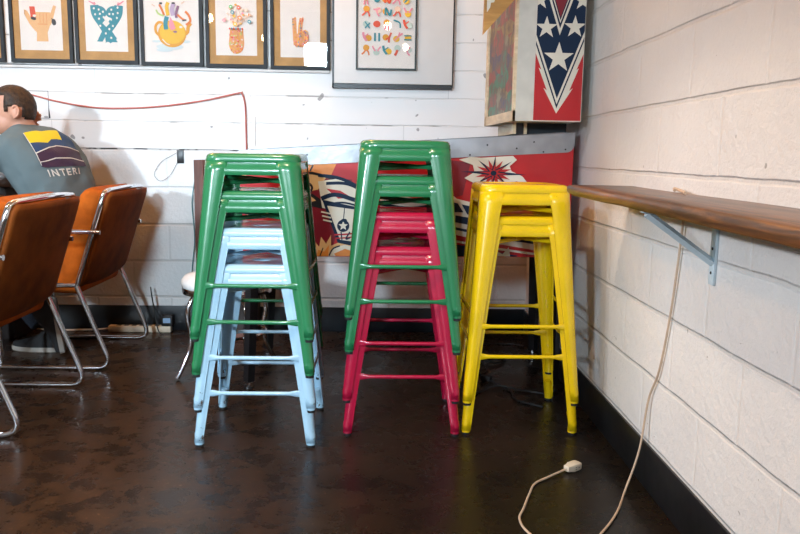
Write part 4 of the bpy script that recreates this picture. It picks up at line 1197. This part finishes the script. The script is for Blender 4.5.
mb.tube([p + MO for p in (SHL, ELL, WRL)], 0, M['skin'], 14, fillet=.05, rf=lambda q: 0.052 - .024 * q)
mb.tube([p + MO for p in (SHR, ELR, WRR)], 0, M['skin'], 14, fillet=.05, rf=lambda q: 0.052 - .024 * q)
def hand(wr, d, side, curl, scale=1.0):
    d = d.normalized(); sd = side.normalized(); nn_ = d.cross(sd)
    mb.tube([wr + MO, wr + d * .045 * scale + MO, wr + d * .085 * scale + MO], 0, M['skin'], 12, rf=lambda q: (0.016, 0.036) if abs(nn_.z) > .5 else (0.034, 0.017))
    for i, ln in enumerate((.068, .078, .073, .058)):
        o_ = (i - 1.5) * 0.0185
        b0 = wr + d * .075 * scale + sd * o_
        p = [b0, b0 + d * ln * .5 + nn_ * curl * ln * .15, b0 + d * ln * .8 + nn_ * curl * ln * .45, b0 + d * ln * .95 + nn_ * curl * ln * .8]
        mb.tube([q + MO for q in smooth_path(p, 4)], 0, M['skin'], 8, rf=lambda q: 0.0088 - .002 * q)
    b0 = wr + d * .02 - sd * .03
    mb.tube([q + MO for q in smooth_path([b0, b0 - sd * .025 + d * .03, b0 - sd * .03 + d * .06], 4)], 0, M['skin'], 8, rf=lambda q: 0.0105 - .002 * q)
hand(WRL, Vector((-1, .1, -.12)), Vector((.1, 1, 0)), -1)
hand(WRR, Vector((.52, -.80, .2)), Vector((.1, .15, -1)), 1)
for s in (-1, 1):   # thighs and calves, under the trousers
    pass
body = remesh(mb.build('body', mn, smooth=80), 0.006, 3)
# shirt
mb = MB()
mb.rings(torso_rings(0.006), M['shirt'])
fall = lambda q: 0.080 - .018 * q
ML = SHL.lerp(ELL, .85); MR = SHR.lerp(ELR, .8)
mb.tube([p + MO for p in (SHL + RT * .03, SHL.lerp(ELL, .4) + Vector((0, 0, -.01)), ML)], 0, M['shirt'], 18, rf=lambda q: 0.082 - .008 * q)
mb.tube([p + MO for p in (SHR - RT * .03, SHR.lerp(ELR, .4), MR)], 0, M['shirt'], 18, rf=fall)
shirt = remesh(mb.build('shirt', mn, smooth=80), 0.009, 5)
tx = bpy.data.textures.new('cloth_folds', 'CLOUDS'); tx.noise_scale = 0.11; tx.noise_depth = 1
dm = shirt.modifiers.new('folds', 'DISPLACE'); dm.texture = tx; dm.strength = 0.024; dm.mid_level = 0.5
# trousers
mb = MB()
for s, kn, an in ((1, (-1.98, 3.80, 0.50), (-1.72, 3.74, 0.12)), (-1, (-1.98, 3.46, 0.50), (-1.605, 3.575, 0.30))):
    hp = Vector((-1.57, 3.60, 0.52)) + RT * .085 * s
    mb.tube([Vector(p) + MO for p in smooth_path([hp, Vector(hp).lerp(Vector(kn), .5) + Vector((0, 0, .02)), kn, Vector(kn).lerp(Vector(an), .5) + Vector((-.02, 0, 0)), an], 5)], 0, M['jeans'], 16, rf=lambda q: 0.088 - .038 * q)
mb.rings([ring((-1.56, 3.60, 0.445), 0.176, 0.126), ring((-1.56, 3.60, 0.50), 0.182, 0.133, 0), ring((-1.557, 3.60, 0.535), 0.174, 0.122, 0)], M['jeans'])
remesh(mb.build('trousers', mn, smooth=80), 0.009, 3)
# hair: short cap
g = bmesh.new(); bmesh.ops.create_uvsphere(g, u_segments=40, v_segments=28, radius=1)
cut = []
for v in g.verts:
    d = v.co.copy()
    f_, s2, z_ = d.x, d.y, d.z     # x forward, y left, z up
    keep = (z_ > 0.52 and f_ < .98) or (f_ < 0.22 and z_ > -0.15) or (f_ < -0.05 and z_ > -0.62) or (f_ < .34 and z_ > 0.1)
    if abs(s2) > .5 and -.40 < f_ < .06 and z_ < 0.0: keep = False
    if .06 <= f_ < .34: keep = z_ > -.28
    if f_ >= .34 and z_ < .06: keep = False
    if f_ > .86 and z_ < .36: keep = False
    if not keep: cut.append(v)
    r = 1 + 0.012 * noise.noise(d * 9)
    p = HF * d.x * 0.101 * r + HS * d.y * 0.082 * r + Vector((0, 0, d.z * 0.105 * r))
    v.co = HC + MO + p + Vector((0, 0, .021))
bmesh.ops.delete(g, geom=cut, context='VERTS')
mb = MB(); mb.merge(g, M['hair']); hr = mb.build('hair', mn, smooth=80, solid=0.012, offset=-1)
# ear fold
mb = MB()
ec_ = HC + MO - HF * .016 + HS * .094 + Vector((0, 0, -.004))
mb.tube(smooth_path([ec_ + HF * .010 + Vector((0, 0, .016)), ec_ - HF * .004 + Vector((0, 0, .028)), ec_ - HF * .017 + Vector((0, 0, .012)), ec_ - HF * .012 + Vector((0, 0, -.012)), ec_ + HF * .004 + Vector((0, 0, -.026))], 5), 0.0045, M['skin'], 8)
mb.build('ear', mn)
for sd_ in (-1, 1):
    e0 = HC + MO + HF * .086 + HS * .030 * sd_ + Vector((0, 0, .002))
    mb = MB(); mb.sphere(e0, .0115, M['white'], 14, 10); mb.sphere(e0 + HF * .0075, .0055, M['hair'], 10, 8); mb.build('eye', mn)
# shoes: one flat under the chair, one up on its toe with the sole showing
def shoe(loc, rotm, label=None):
    e = bpy.data.objects.new('shoe', None); C.objects.link(e); e.parent = mn
    e.matrix_local = Matrix.Translation(Vector(loc) + MO) @ rotm
    def outline(k=1.0, n=30):
        pts = []
        for i in range(n):
            th = 2 * PI * i / n
            x = math.cos(th) * .142; y = math.sin(th)
            wdt = .047 if x > .03 else .036 + .011 * max(0, (x + .05)) / .08
            wdt = max(.036, min(.048, wdt))
            pts.append((x * k, y * wdt * k))
        return pts
    mb = MB(); mb.rings([[(x, y, 0.005) for x, y in outline()], [(x, y, 0.026) for x, y in outline(1.02)]], M['sole']); mb.build('midsole', e, smooth=40)
    mb = MB(); mb.rings([[(x, y, 0.0) for x, y in outline(.95)], [(x, y, 0.0055) for x, y in outline(.96)]], M['outsole']); mb.build('outsole', e, smooth=40)
    mb = MB()
    R = []
    for q, sc, dx in ((0.026, .98, 0), (0.045, .95, -.002), (0.062, .84, -.014), (0.078, .62, -.040), (0.098, .42, -.068), (0.112, .38, -.074)):
        R.append([(x * sc + dx, y * (sc if q < .07 else max(.62, sc + .2)), q - (0.012 if (x > .06 and q > .05) else 0)) for x, y in outline()])
    mb.rings(R, M['shoe']); mb.build('upper', e, smooth=60)
    return e
shoe((-1.70, 3.665, 0.0), Matrix.Rotation(PI - .15, 4, 'Z'))
# toe down, sole turned to the camera side
rx = Matrix.Rotation(0.55, 4, 'Z') @ Matrix.Rotation(math.radians(72), 4, 'Y') @ Matrix.Rotation(PI, 4, 'Z') @ Matrix.Rotation(PI, 4, 'Z')
sole_m = Matrix(((0.10, -0.35, -0.93, 0), (0.04, 0.94, -0.35, 0), (-0.995, 0.0, -0.10, 0), (0, 0, 0, 1)))
shoe((-1.555, 3.60, 0.150), sole_m)

# print on the back of the shirt, laid on the cloth
dn = (-FW * math.cos(.65) + Vector((0, 0, math.sin(.65)))).normalized()   # outward from the back
dup = (Vector((0, 0, 1)) - dn * dn.z).normalized()
dr = RT.copy()
def decal(name, polys, mats, par=shirt, off_=0.004):
    g = MB()
    for pts, m in zip(polys, mats):
        g.face(g.verts([p for p in pts]), m)
    bmesh.ops.triangulate(g.bm, faces=list(g.bm.faces))
    for _ in range(4):
        bmesh.ops.subdivide_edges(g.bm, edges=[e for e in g.bm.edges if e.calc_length() > .012], cuts=1, use_grid_fill=False)
        bmesh.ops.triangulate(g.bm, faces=list(g.bm.faces))
    o = g.build(name, mn, smooth=0)
    sw = o.modifiers.new('lay', 'SHRINKWRAP'); sw.target = shirt; sw.wrap_method = 'PROJECT'; sw.use_project_x = sw.use_project_y = sw.use_project_z = False
    sw.wrap_method = 'NEAREST_SURFACEPOINT'; sw.wrap_mode = 'ABOVE_SURFACE'; sw.offset = off_
    return o
BC = Vector((-1.525, 3.57, 1.0)) + MO      # middle of the print, just off the back
def bp(u, v, lift=0.0):   # u to his right, v up the back, metres
    return BC + dr * u + dup * v + dn * lift
W_ = .122
decal('shirt_print', [
    [bp(-W_, .10), bp(-W_, .035), bp(-.03, .03), bp(0, .05), bp(.03, .05), bp(.055, .045), bp(.06, .10)],
    [bp(-W_, .035), bp(-W_, -.02), bp(-.06, -.005), bp(0, .01), bp(.06, 0), bp(W_, -.015), bp(W_, .04), bp(.09, .10), bp(.06, .10), bp(.055, .045), bp(.03, .05), bp(0, .05), bp(-.03, .03)],
    [bp(-W_, -.026), bp(-W_, -.10), bp(W_, -.10), bp(W_, -.021), bp(.06, -.006), bp(0, .004), bp(-.06, -.011)]],
    [M['print_yellow'], M['print_navy'], M['print_plum']])
decal('print_outline', [
    [bp(-W_ - .004, .10, .01), bp(-W_ - .004, -.10, .01), bp(-W_, -.10, .01), bp(-W_, .10, .01)],
    [bp(-W_, -.075, .01), bp(-.04, -.058, .01), bp(.05, -.062, .01), bp(W_, -.07, .01), bp(W_, -.075, .01), bp(.05, -.067, .01), bp(-.04, -.063, .01), bp(-W_, -.080, .01)],
    [bp(-W_, -.020, .01), bp(-.06, -.005, .01), bp(0, .010, .01), bp(.06, 0, .01), bp(W_, -.015, .01), bp(W_, -.021, .01), bp(.06, -.006, .01), bp(0, .004, .01), bp(-.06, -.011, .01), bp(-W_, -.026, .01)]],
    [M['print_white']] * 3, off_=.0055)
cu = bpy.data.curves.new('lettering', 'FONT'); cu.body = 'INTERI'; cu.size = 0.048; cu.space_character = 1.25; cu.offset = 0.0008
cu.materials.append(M['print_white'])
to = bpy.data.objects.new('lettering_src', cu); C.objects.link(to)
bpy.context.view_layer.update()
me = bpy.data.meshes.new_from_object(to); bpy.data.objects.remove(to)
o0 = bp(-W_ + .012, -.148, .01)
for v in me.vertices: v.co = o0 + dr * v.co.x * 1.05 + dup * v.co.y
lo = bpy.data.objects.new('lettering', me); C.objects.link(lo); lo.parent = mn
b_ = bmesh.new(); b_.from_mesh(me)
for _ in range(2):
    bmesh.ops.triangulate(b_, faces=list(b_.faces)); bmesh.ops.subdivide_edges(b_, edges=[e for e in b_.edges if e.calc_length() > .008], cuts=1)
b_.to_mesh(me); b_.free()
sw = lo.modifiers.new('lay', 'SHRINKWRAP'); sw.target = shirt; sw.wrap_method = 'NEAREST_SURFACEPOINT'; sw.wrap_mode = 'ABOVE_SURFACE'; sw.offset = 0.0055

# ------------------------------------------------------------------ hanging bulbs behind the camera (seen as reflections)
pb = thing('pendant_bulb', 'warm glowing pendant bulb hanging from the ceiling, leftmost of the row', 'lamp', (-2.05, 1.9, 3.1), 0, 'pendant bulbs hanging across the room')
MB().tube([(0, 0, 0), (0, 0, -0.72)], 0.003, M['black'], 6).build('cable', pb)
MB().cyl((0, 0, -0.70), (0, 0, -0.77), 0.018, 0.020, M['black'], 12).build('socket', pb)
MB().sphere((0, 0, -0.81), (0.038, 0.038, 0.045), M['bulb'], 14, 10).build('bulb', pb)
for i, (x, y, z) in enumerate(((-1.7, 0.6, 3.1), (-1.35, -.6, 3.1), (0.28, -1.2, 3.1), (0.05, 0.3, 3.1))):
    c_ = copy_tree(pb); c_.location = (x, y, z)
    c_['label'] = ['warm glowing pendant bulb, second from the left', 'warm glowing pendant bulb, middle one of the row', 'warm glowing pendant bulb nearest the rear window', 'warm glowing pendant bulb right above the camera'][i]
